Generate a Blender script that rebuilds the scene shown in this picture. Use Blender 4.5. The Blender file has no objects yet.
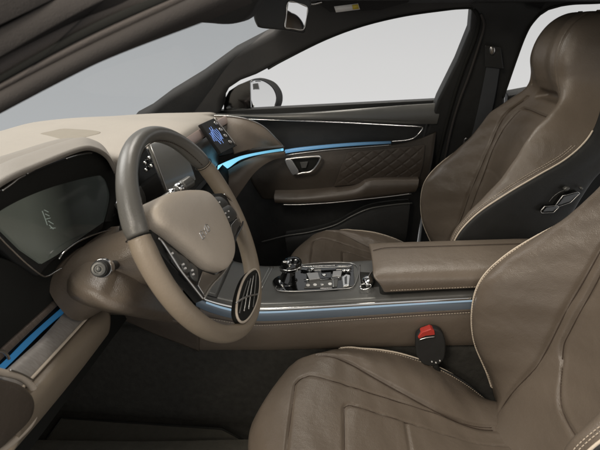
import bpy, bmesh, math, random
from mathutils import Vector, Matrix
random.seed(7)
V = Vector
# ------------------------------------------------------------------ camera
F, PSI, TH = 450.0, math.radians(4.66), math.radians(23.4)
CAM = V((0, -1.05, 1.20))
fh = V((-math.sin(PSI), math.cos(PSI), 0)); RT = V((math.cos(PSI), math.sin(PSI), 0))
DV = fh*math.cos(TH) - V((0, 0, math.sin(TH))); UP = fh*math.sin(TH) + V((0, 0, math.cos(TH)))
scn = bpy.context.scene
cd = bpy.data.cameras.new('camera'); co = bpy.data.objects.new('camera', cd); scn.collection.objects.link(co)
cd.sensor_width = 36; cd.lens = 27; cd.clip_start = 0.02; cd.clip_end = 100
co.matrix_world = Matrix(((RT.x, UP.x, -DV.x, CAM.x), (RT.y, UP.y, -DV.y, CAM.y), (RT.z, UP.z, -DV.z, CAM.z), (0, 0, 0, 1)))
cd.dof.use_dof = True; cd.dof.focus_distance = 1.05; cd.dof.aperture_fstop = 9.0
scn.camera = co
# ------------------------------------------------------------------ world: pale even showroom surroundings
w = bpy.data.worlds.new('World'); scn.world = w; w.use_nodes = True
nt = w.node_tree; bg = nt.nodes['Background']
tc = nt.nodes.new('ShaderNodeTexCoord'); sp = nt.nodes.new('ShaderNodeSeparateXYZ'); cr = nt.nodes.new('ShaderNodeValToRGB')
mr = nt.nodes.new('ShaderNodeMapRange'); mr.inputs[1].default_value = -1; mr.inputs[2].default_value = 1
nt.links.new(tc.outputs['Generated'], sp.inputs[0]); nt.links.new(sp.outputs['Z'], mr.inputs[0]); nt.links.new(mr.outputs[0], cr.inputs[0]); nt.links.new(cr.outputs[0], bg.inputs[0])
e = cr.color_ramp.elements
e[0].position = 0.0; e[0].color = (.03, .03, .03, 1)
e[1].position = 0.28; e[1].color = (.05, .05, .05, 1)
for p, c in ((0.33, (.76, .75, .74)), (.47, (.66, .655, .65)), (.56, (.56, .56, .56)), (1.0, (.42, .42, .42))):
    k = e.new(p); k.color = (*c, 1)
bg.inputs[1].default_value = 1.0

def area(name, loc, target, size, power, col=(1, .93, .84), sy=None):
    l = bpy.data.lights.new(name, 'AREA'); l.shape = 'RECTANGLE'; l.size = size; l.size_y = sy or size; l.energy = power; l.color = col
    o = bpy.data.objects.new(name, l); scn.collection.objects.link(o); o.location = loc
    o.rotation_euler = (V(target) - V(loc)).to_track_quat('-Z', 'Y').to_euler(); return o
area('showroom_lamp_windscreen', (-1.9, .3, 2.6), (-.4, 0, .8), 1.2, 52, (1, .95, .89))
area('showroom_lamp_door', (-1.0, -1.7, 2.5), (.1, -.2, .6), .8, 40, (1, .9, .78))
area('showroom_lamp_rear', (1.1, -1.9, 2.2), (.2, 0, .6), .5, 5, (1, .9, .78))
area('showroom_lamp_roof', (-.10, .75, 2.7), (.1, -.1, .5), 1.5, 50, (1, .945, .87), .55)
area('showroom_lamp_low', (-.9, -2.1, 1.5), (-.5, -.4, .7), .35, 7, (1, .88, .70))
scn.view_settings.view_transform = 'Standard'; scn.view_settings.look = 'None'; scn.view_settings.exposure = 0.0; scn.view_settings.gamma = 1

# ------------------------------------------------------------------ points of the place, measured through the lens
def ray(px, py): return DV + RT*((px-300)/F) + UP*((225-py)/F)
def Y(px, py, y): r = ray(px, py); return CAM + r*((y-CAM.y)/r.y)
def X(px, py, x): r = ray(px, py); return CAM + r*((x-CAM.x)/r.x)
def Z(px, py, z): r = ray(px, py); return CAM + r*((z-CAM.z)/r.z)
def PL(px, py, p0, n): r = ray(px, py); return CAM + r*((V(p0)-CAM).dot(n)/r.dot(n))
def YS(y, *pts): return [Y(a, b, y) for a, b in pts]
SN = V((0, .958, .287)).normalized()
def S(px, py, off=0.0): return PL(px, py, V((0, .70, .90)) + SN*off, SN)      # the far body side, leaning inwards
def SS(off, *pts): return [S(a, b, off) for a, b in pts]

# ------------------------------------------------------------------ materials
def mat(name, col, rough=.5, metal=0, bump=0, bscale=400, spec=.5, var=.0, vscale=12, coat=0, emit=None, estr=0, sheen=0, aniso=None, dirt=None):
    m = bpy.data.materials.new(name); m.use_nodes = True; n = m.node_tree; b = n.nodes['Principled BSDF']
    b.inputs['Base Color'].default_value = (*col, 1); b.inputs['Roughness'].default_value = rough; b.inputs['Metallic'].default_value = metal
    b.inputs['Specular IOR Level'].default_value = spec; b.inputs['Coat Weight'].default_value = coat; b.inputs['Sheen Weight'].default_value = sheen
    b.inputs['Coat Roughness'].default_value = .08
    t = n.nodes.new('ShaderNodeTexCoord')
    if var:
        no = n.nodes.new('ShaderNodeTexNoise'); no.inputs['Scale'].default_value = vscale; no.inputs['Detail'].default_value = 6
        mx = n.nodes.new('ShaderNodeMix'); mx.data_type = 'RGBA'
        mx.inputs['A'].default_value = (*[c*(1-var) for c in col], 1); mx.inputs['B'].default_value = (*[min(1, c*(1+var)) for c in col], 1)
        n.links.new(t.outputs['Object'], no.inputs['Vector']); n.links.new(no.outputs['Fac'], mx.inputs['Factor']); n.links.new(mx.outputs['Result'], b.inputs['Base Color'])
        rr = n.nodes.new('ShaderNodeMapRange'); rr.inputs[3].default_value = max(0, rough-.08); rr.inputs[4].default_value = min(1, rough+.1)
        n.links.new(no.outputs['Fac'], rr.inputs[0]); n.links.new(rr.outputs[0], b.inputs['Roughness'])
    if bump:
        vo = n.nodes.new('ShaderNodeTexVoronoi'); vo.inputs['Scale'].default_value = bscale
        n2 = n.nodes.new('ShaderNodeTexNoise'); n2.inputs['Scale'].default_value = 26; n2.inputs['Detail'].default_value = 4
        ad = n.nodes.new('ShaderNodeMath'); ad.operation = 'MULTIPLY_ADD'; ad.inputs[1].default_value = 7.0
        bp = n.nodes.new('ShaderNodeBump'); bp.inputs['Strength'].default_value = bump; bp.inputs['Distance'].default_value = .0006
        n.links.new(t.outputs['Object'], vo.inputs['Vector']); n.links.new(t.outputs['Object'], n2.inputs['Vector'])
        n.links.new(n2.outputs['Fac'], ad.inputs[0]); n.links.new(vo.outputs['Distance'], ad.inputs[2]); n.links.new(ad.outputs[0], bp.inputs['Height']); n.links.new(bp.outputs[0], b.inputs['Normal'])
    if emit: b.inputs['Emission Color'].default_value = (*emit, 1); b.inputs['Emission Strength'].default_value = estr
    return m
M = dict(
    leather=mat('leather_brown', (.130, .104, .080), .31, bump=.45, bscale=650, var=.20, vscale=6, spec=.45),
    leather_dk=mat('leather_dark_brown', (.085, .068, .053), .4, bump=.4, var=.1),
    leather_in=mat('leather_brown_perforated', (.135, .098, .069), .5, bump=.8, bscale=350, var=.10, vscale=12, spec=.4),
    tan=mat('leather_tan', (.235, .190, .140), .40, bump=.22, var=.08, spec=.45),
    pad=mat('soft_pad_greige', (.56, .48, .39), .40, bump=.35, var=.05, spec=.4),
    rimgrey=mat('leather_grey', (.125, .118, .104), .28, bump=.22, bscale=900, var=.07, spec=.5),
    cream=mat('dash_cream', (.37, .330, .282), .6, bump=.35, bscale=500, var=.03, spec=.3),
    greige=mat('dash_greige', (.275, .246, .212), .5, bump=.3, bscale=500, var=.03, spec=.3),
    taupe=mat('leather_taupe', (.185, .150, .118), .4, bump=.4, var=.08),
    pink=mat('dash_rose_trim', (.36, .27, .235), .45, var=.05),
    grille=mat('speaker_cloth', (.30, .265, .215), .8, bump=1.0, bscale=900, spec=.2),
    brownd=mat('door_brown', (.056, .045, .035), .5, bump=.5, var=.12, spec=.35),
    quilt=mat('door_quilt', (.060, .047, .036), .45, bump=.4, var=.15, spec=.35),
    black=mat('black_plastic', (.024, .024, .023), .5, bump=.4, bscale=700, var=.2, vscale=20, spec=.35),
    blackm=mat('black_matte', (.018, .018, .016), .8, var=.2, spec=.15),
    head=mat('headliner', (.026, .025, .024), .9, bump=.5, bscale=1200, var=.15, spec=.1, sheen=.1),
    pillar=mat('pillar_trim', (.048, .043, .040), .75, bump=.5, bscale=900, var=.1, spec=.2),
    pillarlt=mat('pillar_trim_warm', (.095, .083, .076), .75, bump=.5, bscale=900, var=.06, spec=.2),
    piano=mat('piano_black', (.006, .006, .006), .08, spec=.6, coat=.6),
    gunmetal=mat('satin_grey_panel', (.11, .108, .10), .32, metal=.35, var=.08, vscale=30),
    chrome=mat('chrome', (.75, .74, .72), .12, metal=1),
    satin=mat('satin_chrome', (.62, .60, .57), .28, metal=1),
    piping=mat('cream_piping', (.62, .53, .42), .55, bump=.4),
    thread=mat('pale_thread', (.50, .42, .33), .8),
    threadd=mat('brown_thread', (.05, .033, .022), .8),
    carpet=mat('carpet', (.042, .040, .035), .95, bump=1, bscale=600, var=.4, vscale=60, spec=.1),
    sill=mat('sill_carpet', (.085, .08, .066), .9, bump=1, bscale=700, var=.2, vscale=50, spec=.15),
    belt=mat('seat_belt_webbing', (.055, .058, .062), .7, bump=.6, bscale=900, spec=.2),
    red=mat('red_button', (.45, .04, .028), .4),
    blue=mat('blue_ambient_light', (.03, .10, .2), .3, emit=(.10, .25, .42), estr=.42),
    cyan=mat('cyan_ambient_light', (.05, .3, .4), .3, emit=(.20, .58, .80), estr=.7),
    blued=mat('dim_blue_light', (.03, .10, .2), .3, emit=(.02, .10, .20), estr=.45),
    icon=mat('screen_graphics', (.1, .2, .6), .4, emit=(.30, .48, 1.0), estr=1.2),
    white=mat('white_print', (.75, .73, .70), .5),
    mirror=mat('mirror_glass', (.9, .9, .9), .02, metal=1),
    yellow=mat('yellow_print', (.6, .45, .05), .5),
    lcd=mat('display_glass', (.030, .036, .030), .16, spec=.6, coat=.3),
    screen=mat('touchscreen_glass', (.20, .195, .175), .25, spec=.7, coat=.5),
)
def striped(name, c1, c2, scale, rough, metal):                       # brushed trim
    m = mat(name, c1, rough, metal); n = m.node_tree; b = n.nodes['Principled BSDF']
    t = n.nodes.new('ShaderNodeTexCoord'); mp = n.nodes.new('ShaderNodeMapping'); mp.inputs['Scale'].default_value = scale
    no = n.nodes.new('ShaderNodeTexNoise'); no.inputs['Scale'].default_value = 6; no.inputs['Detail'].default_value = 8
    cr = n.nodes.new('ShaderNodeValToRGB'); cr.color_ramp.elements[0].position = .35; cr.color_ramp.elements[1].position = .7
    cr.color_ramp.elements[0].color = (*c1, 1); cr.color_ramp.elements[1].color = (*c2, 1)
    n.links.new(t.outputs['Object'], mp.inputs[0]); n.links.new(mp.outputs[0], no.inputs[0]); n.links.new(no.outputs['Fac'], cr.inputs[0]); n.links.new(cr.outputs[0], b.inputs['Base Color'])
    return m
def display_reflection():  # showroom reflection painted on the instrument glass as an emission gradient
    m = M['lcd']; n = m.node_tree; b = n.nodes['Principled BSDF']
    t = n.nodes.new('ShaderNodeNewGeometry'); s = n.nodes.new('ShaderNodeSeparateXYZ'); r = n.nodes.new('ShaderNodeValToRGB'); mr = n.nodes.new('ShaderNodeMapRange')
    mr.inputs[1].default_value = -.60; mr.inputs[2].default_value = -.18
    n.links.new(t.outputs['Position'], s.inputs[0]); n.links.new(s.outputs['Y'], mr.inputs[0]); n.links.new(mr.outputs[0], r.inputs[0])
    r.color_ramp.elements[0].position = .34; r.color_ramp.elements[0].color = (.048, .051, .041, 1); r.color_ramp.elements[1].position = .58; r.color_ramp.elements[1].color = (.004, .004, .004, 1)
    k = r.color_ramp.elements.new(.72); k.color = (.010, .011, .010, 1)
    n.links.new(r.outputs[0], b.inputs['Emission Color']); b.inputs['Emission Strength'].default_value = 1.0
display_reflection()
M['wood'] = striped('grained_silver_trim', (.33, .30, .27), (.40, .37, .34), (14, 60, 14), .35, .1)
M['wood2'] = striped('grained_brown_trim', (.15, .12, .10), (.20, .165, .14), (14, 60, 14), .4, .3)
def graded(name, base, col, axis, stops):                             # a light guide or emissive strip that fades along its length (world metres)
    m = mat(name, base, .3, emit=col, estr=1); n = m.node_tree; b = n.nodes['Principled BSDF']
    g = n.nodes.new('ShaderNodeNewGeometry'); s = n.nodes.new('ShaderNodeSeparateXYZ'); mr = n.nodes.new('ShaderNodeMapRange'); r = n.nodes.new('ShaderNodeValToRGB')
    lo, hi = stops[0][0], stops[-1][0]; mr.inputs[1].default_value = lo; mr.inputs[2].default_value = hi
    n.links.new(g.outputs['Position'], s.inputs[0]); n.links.new(s.outputs[axis], mr.inputs[0]); n.links.new(mr.outputs[0], r.inputs[0])
    el = r.color_ramp.elements
    for i, (p, v_) in enumerate(stops):
        k = el[0] if i == 0 else (el[1] if i == len(stops)-1 else el.new((p-lo)/(hi-lo)))
        k.position = (p-lo)/(hi-lo); k.color = (v_, v_, v_, 1)
    n.links.new(r.outputs[0], b.inputs['Emission Strength']); return m
M['door_light'] = graded('door_light_guide', (.06, .09, .12), (.14, .34, .56), 'X', [(-.22, .9), (-.1, .55), (.1, .35), (.22, .12)])
M['end_light'] = graded('dash_light_guide', (.05, .15, .2), (.25, .68, .95), 'X', [(-.44, 1.3), (-.38, .9), (-.32, .35), (-.2, .6)])
M['edge_emission'] = graded('console_edge_glow', (.2, .25, .3), (.32, .48, .62), 'X', [(-.35, .6), (-.2, .2), (.2, .12), (.4, .45)])
M['near_light'] = graded('near_light_guide', (.03, .06, .09), (.03, .17, .36), 'Y', [(-.58, .7), (-.50, .55), (-.44, .75), (-.38, .2)])
def glass(name, tint, refl):
    m = bpy.data.materials.new(name); m.use_nodes = True; n = m.node_tree; n.nodes.clear()
    o = n.nodes.new('ShaderNodeOutputMaterial'); mx = n.nodes.new('ShaderNodeMixShader'); tr = n.nodes.new('ShaderNodeBsdfTransparent'); gl = n.nodes.new('ShaderNodeBsdfGlossy')
    fr = n.nodes.new('ShaderNodeFresnel'); fr.inputs[0].default_value = 1.35
    ml = n.nodes.new('ShaderNodeMath'); ml.operation = 'MULTIPLY'; ml.inputs[1].default_value = refl
    tr.inputs[0].default_value = (*tint, 1); gl.inputs['Roughness'].default_value = .03
    n.links.new(fr.outputs[0], ml.inputs[0]); n.links.new(ml.outputs[0], mx.inputs[0]); n.links.new(tr.outputs[0], mx.inputs[1]); n.links.new(gl.outputs[0], mx.inputs[2]); n.links.new(mx.outputs[0], o.inputs[0]); return m
M['roofglass'] = glass('tinted_roof_glass', (.62, .62, .60), .05)
M['headlt'] = mat('headliner_light', (.052, .050, .048), .85, bump=.5, bscale=1200, var=.1, spec=.12)
M['glass'] = glass('window_glass', (.985, .985, .98), .12)
M['wind'] = glass('windscreen_glass', (.62, .645, .66), .02)

# ------------------------------------------------------------------ object helpers
ROOT = {}
def thing(name, loc, label, cat, group=None):
    o = bpy.data.objects.new(name, None); scn.collection.objects.link(o); o.location = loc; o.empty_display_size = .05
    o['label'] = label; o['category'] = cat
    if group: o['group'] = group
    ROOT[o.name] = V(loc); return o
def add(name, verts, faces, m, parent=None, smooth=True, label=None, bevel=0, subsurf=0, seg=3):
    base = ROOT.get(parent.name, V((0, 0, 0))) if parent else V((0, 0, 0))
    me = bpy.data.meshes.new(name); me.from_pydata([tuple(V(v)-base) for v in verts], [], faces); me.update()
    bm = bmesh.new(); bm.from_mesh(me); bmesh.ops.recalc_face_normals(bm, faces=bm.faces); bm.to_mesh(me); bm.free()
    if smooth:
        for p in me.polygons: p.use_smooth = True
    me.materials.append(M[m] if isinstance(m, str) else m)
    o = bpy.data.objects.new(name, me); scn.collection.objects.link(o)
    if parent: o.parent = parent; ROOT[o.name] = base
    if label: o['label'] = label
    if bevel:
        b = o.modifiers.new('bevel', 'BEVEL'); b.width = bevel; b.segments = seg; b.limit_method = 'ANGLE'; b.angle_limit = math.radians(35); b.harden_normals = True
    if subsurf:
        s = o.modifiers.new('sub', 'SUBSURF'); s.levels = s.render_levels = subsurf
    return o
def struct(name, verts, faces, m):
    o = add(name, verts, faces, m, smooth=False); o['kind'] = 'structure'; return o
def cr(p, t, closed=False):
    n = len(p)
    if closed:
        i = int(math.floor(t)) % n; f = t - math.floor(t); a, b, c, d = p[(i-1) % n], p[i], p[(i+1) % n], p[(i+2) % n]
    else:
        i = min(int(t), n-2); f = t - i; b, c = p[i], p[i+1]; a = p[i-1] if i > 0 else b*2-c; d = p[i+2] if i+2 < n else c*2-b
    return .5*((2*b) + (c-a)*f + (2*a-5*b+4*c-d)*f*f + (3*b-a-3*c+d)*f*f*f)
def spl(p, n, closed=False):
    p = [V(q) for q in p]
    if len(p) == 2 and not closed: return [p[0].lerp(p[1], i/(n-1)) for i in range(n)]
    dense = [cr(p, (len(p) if closed else len(p)-1)*i/(n*6), closed) for i in range(n*6+1)]
    L = [0]
    for a, b in zip(dense, dense[1:]): L.append(L[-1]+(b-a).length)
    out = []; j = 0; cnt = n if closed else n-1
    for i in range(n):
        t = L[-1]*i/cnt
        while j < len(L)-2 and L[j+1] < t: j += 1
        out.append(dense[j].lerp(dense[j+1], (t-L[j])/max(1e-9, L[j+1]-L[j])))
    return out
def join(parts):
    vs, fs = [], []
    for v, f in parts:
        k = len(vs); vs += v; fs += [tuple(i+k for i in q) for q in f]
    return vs, fs
def tube_g(pts, r, n=60, closed=False, seg=10, flat=None):
    P = spl(pts, n, closed) if n else [V(p) for p in pts]; n = len(P)
    vs, fs = [], []; up = V((0, 0, 1)); prev = None
    for i, p in enumerate(P):
        a = P[(i-1) % n] if closed or i > 0 else P[i]; b = P[(i+1) % n] if closed or i < n-1 else P[i]
        t = (b-a).normalized()
        if prev is None:
            s = t.cross(up); s = s.normalized() if s.length > .1 else t.cross(V((1, 0, 0))).normalized()
        else: s = (prev - t*prev.dot(t)).normalized()
        prev = s; q = t.cross(s)
        rr = r(i/(n-1)) if callable(r) else r
        for k in range(seg):
            an = 2*math.pi*k/seg; vs.append(p + s*math.cos(an)*rr + q*math.sin(an)*rr*(flat or 1))
    for i in range(n if closed else n-1):
        for k in range(seg):
            a = i*seg+k; b = i*seg+(k+1) % seg; c = ((i+1) % n)*seg+(k+1) % seg; d = ((i+1) % n)*seg+k; fs.append((a, b, c, d))
    if not closed: fs += [tuple(range(seg)), tuple((n-1)*seg+k for k in range(seg))]
    return vs, fs
def tube(name, pts, r, m, parent, n=60, closed=False, seg=10, flat=None, label=None):
    v, f = tube_g(pts, r, n, closed, seg, flat); return add(name, v, f, m, parent, label=label)
def stitch_g(pts, L=.0045, gap=.002, r=.0008):
    P = spl(pts, 400); acc = 0; parts = []; i = 0
    D = [0]
    for a, b in zip(P, P[1:]): D.append(D[-1]+(b-a).length)
    def at(d):
        for j in range(len(D)-1):
            if D[j+1] >= d: return P[j].lerp(P[j+1], (d-D[j])/max(1e-9, D[j+1]-D[j]))
        return P[-1]
    d = 0
    while d+L < D[-1]:
        parts.append(tube_g([at(d), at(d+L)], r, 2, seg=5)); d += L+gap
    return join(parts)
def stitch(name, pts, parent, m='thread', **k):
    v, f = stitch_g(pts, **k); return add(name, v, f, m, parent)
def grid_g(G, closed_u=False):
    nu, nv = len(G), len(G[0]); vs = [v for row in G for v in row]; fs = []
    for i in range(nu-1):
        for j in range(nv if closed_u else nv-1):
            fs.append((i*nv+j, i*nv+(j+1) % nv, (i+1)*nv+(j+1) % nv, (i+1)*nv+j))
    return vs, fs
def patch(name, rows, m, parent, nu=40, nv=40, thick=.006, label=None, disp=None):
    R = [spl(r, nv) for r in rows]
    cols = [spl([R[i][j] for i in range(len(R))], nu) for j in range(nv)]
    G = [[cols[j][i] for j in range(nv)] for i in range(nu)]
    if disp:
        G2 = []
        for i in range(nu):
            row = []
            for j in range(nv):
                a = G[min(i+1, nu-1)][j]-G[max(i-1, 0)][j]; b = G[i][min(j+1, nv-1)]-G[i][max(j-1, 0)]
                nn = a.cross(b).normalized()
                if nn.dot(CAM-G[i][j]) < 0: nn = -nn
                row.append(G[i][j]+nn*disp(i/(nu-1), j/(nv-1)))
            G2.append(row)
        G = G2
    v, f = grid_g(G); o = add(name, v, f, m, parent, label=label)
    if thick:
        # keep the outside where it is, grow away from it
        s = o.modifiers.new('solid', 'SOLIDIFY'); s.thickness = thick; s.offset = 0
    return o
def band(name, A, B, m, parent, bulge=.004, thick=.008, n=60, k=9, label=None, toward=None, power=.6):
    A = spl(A, n); B = spl(B, n); toward = toward or CAM; rings = []
    for i in range(n):
        t = (A[min(i+1, n-1)]-A[max(i-1, 0)]); wv = B[i]-A[i]; nn = t.cross(wv).normalized()
        if nn.dot(toward-A[i]) < 0: nn = -nn
        row = [A[i].lerp(B[i], j/(k-1)) + nn*bulge*(math.sin(math.pi*j/(k-1))**power) for j in range(k)]
        row += [B[i]-nn*thick, A[i]-nn*thick]; rings.append(row)
    v, f = grid_g(rings, True); c = k+2
    f += [tuple(range(c)), tuple((n-1)*c+j for j in range(c))]
    return add(name, v, f, m, parent, label=label, bevel=.0008, seg=2)
def prism(name, pts, ext, m, parent, smooth_n=0, closed=True, bevel=.003, label=None, hole=None):
    P = spl(pts, smooth_n, True) if smooth_n else [V(p) for p in pts]; n = len(P); ext = V(ext)
    v = P + [p+ext for p in P]; f = [tuple(range(n)), tuple(range(2*n-1, n-1, -1))]+[(i, (i+1) % n, (i+1) % n+n, i+n) for i in range(n)]
    return add(name, v, f, m, parent, label=label, bevel=bevel)
def dome_g(outline, nrm, h, back=.005, rings=10, n=64, p=2.2, smooth=True, cen=None):
    P = spl(outline, n, True) if smooth else [V(q) for q in outline]; n = len(P)
    c = V(cen) if cen else sum(P, V((0, 0, 0)))/n; nrm = V(nrm).normalized(); G = [[q-nrm*back for q in P]]
    for i in range(rings):
        a = math.pi/2*i/rings; r = math.cos(a)**(2/p); hh = h*math.sin(a)**(2/p)
        G.append([c+(q-c)*r+nrm*hh for q in P])
    v, f = grid_g(G, True); v.append(c+nrm*h); k = len(v)-1; b = rings*n
    f += [(b+j, b+(j+1) % n, k) for j in range(n)]; f.append(tuple(range(n)))
    return v, f
def dome(name, outline, nrm, h, m, parent, label=None, **k):
    v, f = dome_g(outline, nrm, h, **k); return add(name, v, f, m, parent, label=label)
def lathe(name, prof, o, ax, m, parent, n=32, label=None):           # prof: (distance along ax, radius)
    ax = V(ax).normalized(); s = ax.cross(V((0, 0, 1))); s = s.normalized() if s.length > .1 else V((1, 0, 0)); q = ax.cross(s); o = V(o)
    G = [[o+ax*d+s*r*math.cos(2*math.pi*k/n)+q*r*math.sin(2*math.pi*k/n) for k in range(n)] for d, r in prof]
    v, f = grid_g(G, True); f += [tuple(range(n)), tuple((len(prof)-1)*n+k for k in range(n))]
    return add(name, v, f, m, parent, label=label, bevel=.0006, seg=2)
def box_g(c, s, R=None):
    c = V(c); vs = []
    for i in range(8):
        d = V(((i & 1)-.5, ((i >> 1) & 1)-.5, ((i >> 2) & 1)-.5)); d = V((d.x*s[0], d.y*s[1], d.z*s[2])); vs.append(c+(R @ d if R else d))
    return vs, [(0, 1, 3, 2), (4, 6, 7, 5), (0, 4, 5, 1), (2, 3, 7, 6), (0, 2, 6, 4), (1, 5, 7, 3)]
def box(name, c, s, m, parent, bevel=.003, R=None, label=None):
    v, f = box_g(c, s, R); return add(name, v, f, m, parent, label=label, bevel=bevel)
def lin(tab, t):                                                      # smooth table lookup, keys evenly or unevenly spaced
    ks = [q[0] for q in tab]
    if t <= ks[0]: return tab[0][1]
    for a, b in zip(tab, tab[1:]):
        if t <= b[0]:
            f = (t-a[0])/(b[0]-a[0]); f = f*f*(3-2*f); return a[1]+(b[1]-a[1])*f
    return tab[-1][1]
def sm(a, b, x):
    t = max(0, min(1, (x-a)/(b-a))); return t*t*(3-2*t)
def groove(d, wd=.004, dep=.004): return -dep*math.exp(-(d/wd)**2)

# ================================================================== SETTING
struct('floor', [(-1.2, -.75, .14), (1.4, -.75, .14), (1.4, .78, .14), (-1.2, .78, .14)], [(0, 1, 2, 3)], 'carpet')

# ================================================================== CAR BODY (far side, near pillar, roof)
body = thing('car_body', (0, .7, .14), 'dark pillars, roof lining and windscreen of the car body around the cabin', 'car body')
ap = SS(0, (128, 122), (147, 112), (167, 97), (200, 77), (233, 53), (272, 33), (296, 8), (310, -16), (520, -30), (484, 10), (470, 11), (440, 12.5), (400, 18), (360, 28), (323, 42), (283, 62), (256, 76), (240, 82), (228, 90), (222, 101), (221, 114), (200, 128))
prism('pillar', ap, SN*.10, 'headlt', body, bevel=.022, label='far windscreen pillar and roof rail')
bp = SS(.0, (466, 5), (472, 9), (470, 30), (457, 62), (438, 100), (424, 140), (425, 200), (418, 260), (520, 260), (505, 120), (505, 97), (517, 60), (531, 27), (541, 14), (560, -12), (480, -12))
prism('pillar', bp, SN*.06, 'black', body, bevel=.010, label='door pillar carrying the seat belt')
rr = SS(.0, (540, 17), (549, 11), (570, 5), (600, 1), (660, -4), (660, -40), (530, -40), (480, -10))
prism('roof_rail', rr, SN*.06, 'head', body, bevel=.008)
# door rubber seals along the pillar
tube('door_seal', SS(-.006, (474, 10), (479, 18), (476, 36), (463, 70), (452, 104), (440, 150), (428, 205)), .006, 'blackm', body)
tube('door_seal', SS(-.012, (481, 14), (484, 26), (478, 48), (468, 78), (459, 102), (450, 134), (436, 200)), .0042, 'pillar', body)
# roof lining round the opening of the glass roof
def roofz(x, y): return 1.284+.032*(1-(y/.62)**2)-.028*sm(-.05, .35, x)*0
def lining(x0, x1, y0, y1, name='roof_lining'):
    rows = [[V((x0+(x1-x0)*i/6, y0+(y1-y0)*j/6, roofz(x0+(x1-x0)*i/6, y0+(y1-y0)*j/6))) for j in range(7)] for i in range(7)]
    return patch(name, rows, 'head', body, 14, 14, .014)
lining(-.30, -.02, -.50, .60); lining(-.02, .42, .40, .60); lining(-.02, .42, -.52, -.40); lining(.42, 1.45, -.52, .60)
rows = [[V((-.02+.44*i/4, -.40+.80*j/4, roofz(0, -.40+.80*j/4)+.02)) for j in range(5)] for i in range(5)]
patch('glass_roof', rows, 'roofglass', body, 8, 8, 0)
# windscreen: curved sheet between scuttle and roof
wr = []
for a in (0, .5, 1):
    row = []
    for y in (-.72, -.45, -.1, .25, .5, .70):
        c = 1-(y/.75)**2
        lo = V((-.53-.60*c, y, .85)); hi = V((-.20-.22*c+.06*(abs(y) > .6), y*.86, 1.262))
        p = lo.lerp(hi, a); p.z += .03*math.sin(math.pi*a); row.append(p)
    wr.append(row)
patch('windscreen', wr, 'wind', body, 20, 40, 0)
# near windscreen pillar: trim bands and rubber seals, seen very close
def N(px, py, y): return Y(px, py, y)
def nb(name, a, b, m, y0, y1, bulge, label=None, **k):               # band between two lines given at their ends and middle
    A = [N(*a[0], y0), N(*a[1], (y0+y1)/2), N(*a[2], y1)]; B = [N(*b[0], y0), N(*b[1], (y0+y1)/2), N(*b[2], y1)]
    return band(name, A, B, m, body, bulge, .02, label=label, **k)
nb('pillar_trim', ((-40, 112), (90, 45), (216, -14)), ((-40, 135), (92, 66), (250, -9)), 'pillar', -.665, -.60, .006, power=.5, label='lower edge of the near windscreen pillar')
nb('door_seal', ((-40, 104), (88, 34), (205, -18)), ((-40, 113), (90, 47), (220, -12)), 'pillarlt', -.66, -.595, .005)
nb('pillar_trim', ((-40, 98), (86, 27), (200, -22)), ((-40, 105), (88, 36), (208, -16)), 'blackm', -.664, -.60, .001)
nb('pillar_trim', ((-40, 78), (80, 10), (150, -26)), ((-40, 100), (86, 30), (200, -20)), 'pillarlt', -.655, -.59, .004, label='brown inner trim of the near pillar')
nb('pillar_trim', ((-40, 48), (60, -4), (110, -30)), ((-40, 80), (80, 12), (155, -24)), 'pillar', -.67, -.605, .002)
nb('door_seal', ((-40, 40), (40, 2), (80, -18)), ((-40, 52), (60, -2), (115, -30)), 'pillar', -.655, -.60, .005)
nb('pillar_trim', ((-40, -30), (30, -30), (60, -30)), ((-40, 44), (42, 5), (86, -18)), 'pillar', -.675, -.62, .002)
tube('trim_clip', YS(-.655, (-4, 44), (2, 41), (6, 38)), .0016, 'satin', body, n=12)

visor = thing('sun_visor', Y(225, 5, -.30), 'dark sun visor folded up at the front edge of the roof', 'sun visor')
prism('visor_panel', YS(-.34, (188, 18), (212, 24), (233, 24), (246, 18), (254, 6), (258, -14), (190, -14)), V((.01, .03, .004)), 'head', visor, 40, bevel=.006)
vs2 = thing('passenger_sun_visor', Y(350, 5, .35), 'dark sun visor with a pale warning label above the far window', 'sun visor')
p0 = Y(350, 5, .30)
prism('visor_panel', [S(316, 3, -.05), S(330, 13, -.05), S(380, 11, -.05), S(408, 3, -.05), S(420, -12, -.05), S(320, -14, -.05)], SN*.015, 'head', vs2, bevel=.004)
prism('warning_label', [S(334, 6.5, -.052), S(336, 12.5, -.052), S(360, 9.5, -.052), S(358, 3.5, -.052)], SN*.0015, 'white', vs2, bevel=0)
prism('warning_mark', [S(352, 5.0, -.0535), S(353, 9.6, -.0535), S(359, 8.8, -.0535), S(358, 4.2, -.0535)], SN*.001, 'yellow', vs2, bevel=0)
tube('visor_hinge', [S(305, 1, -.05), S(312, 4, -.055), S(322, 2, -.05)], .004, 'satin', vs2, n=14)

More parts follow.
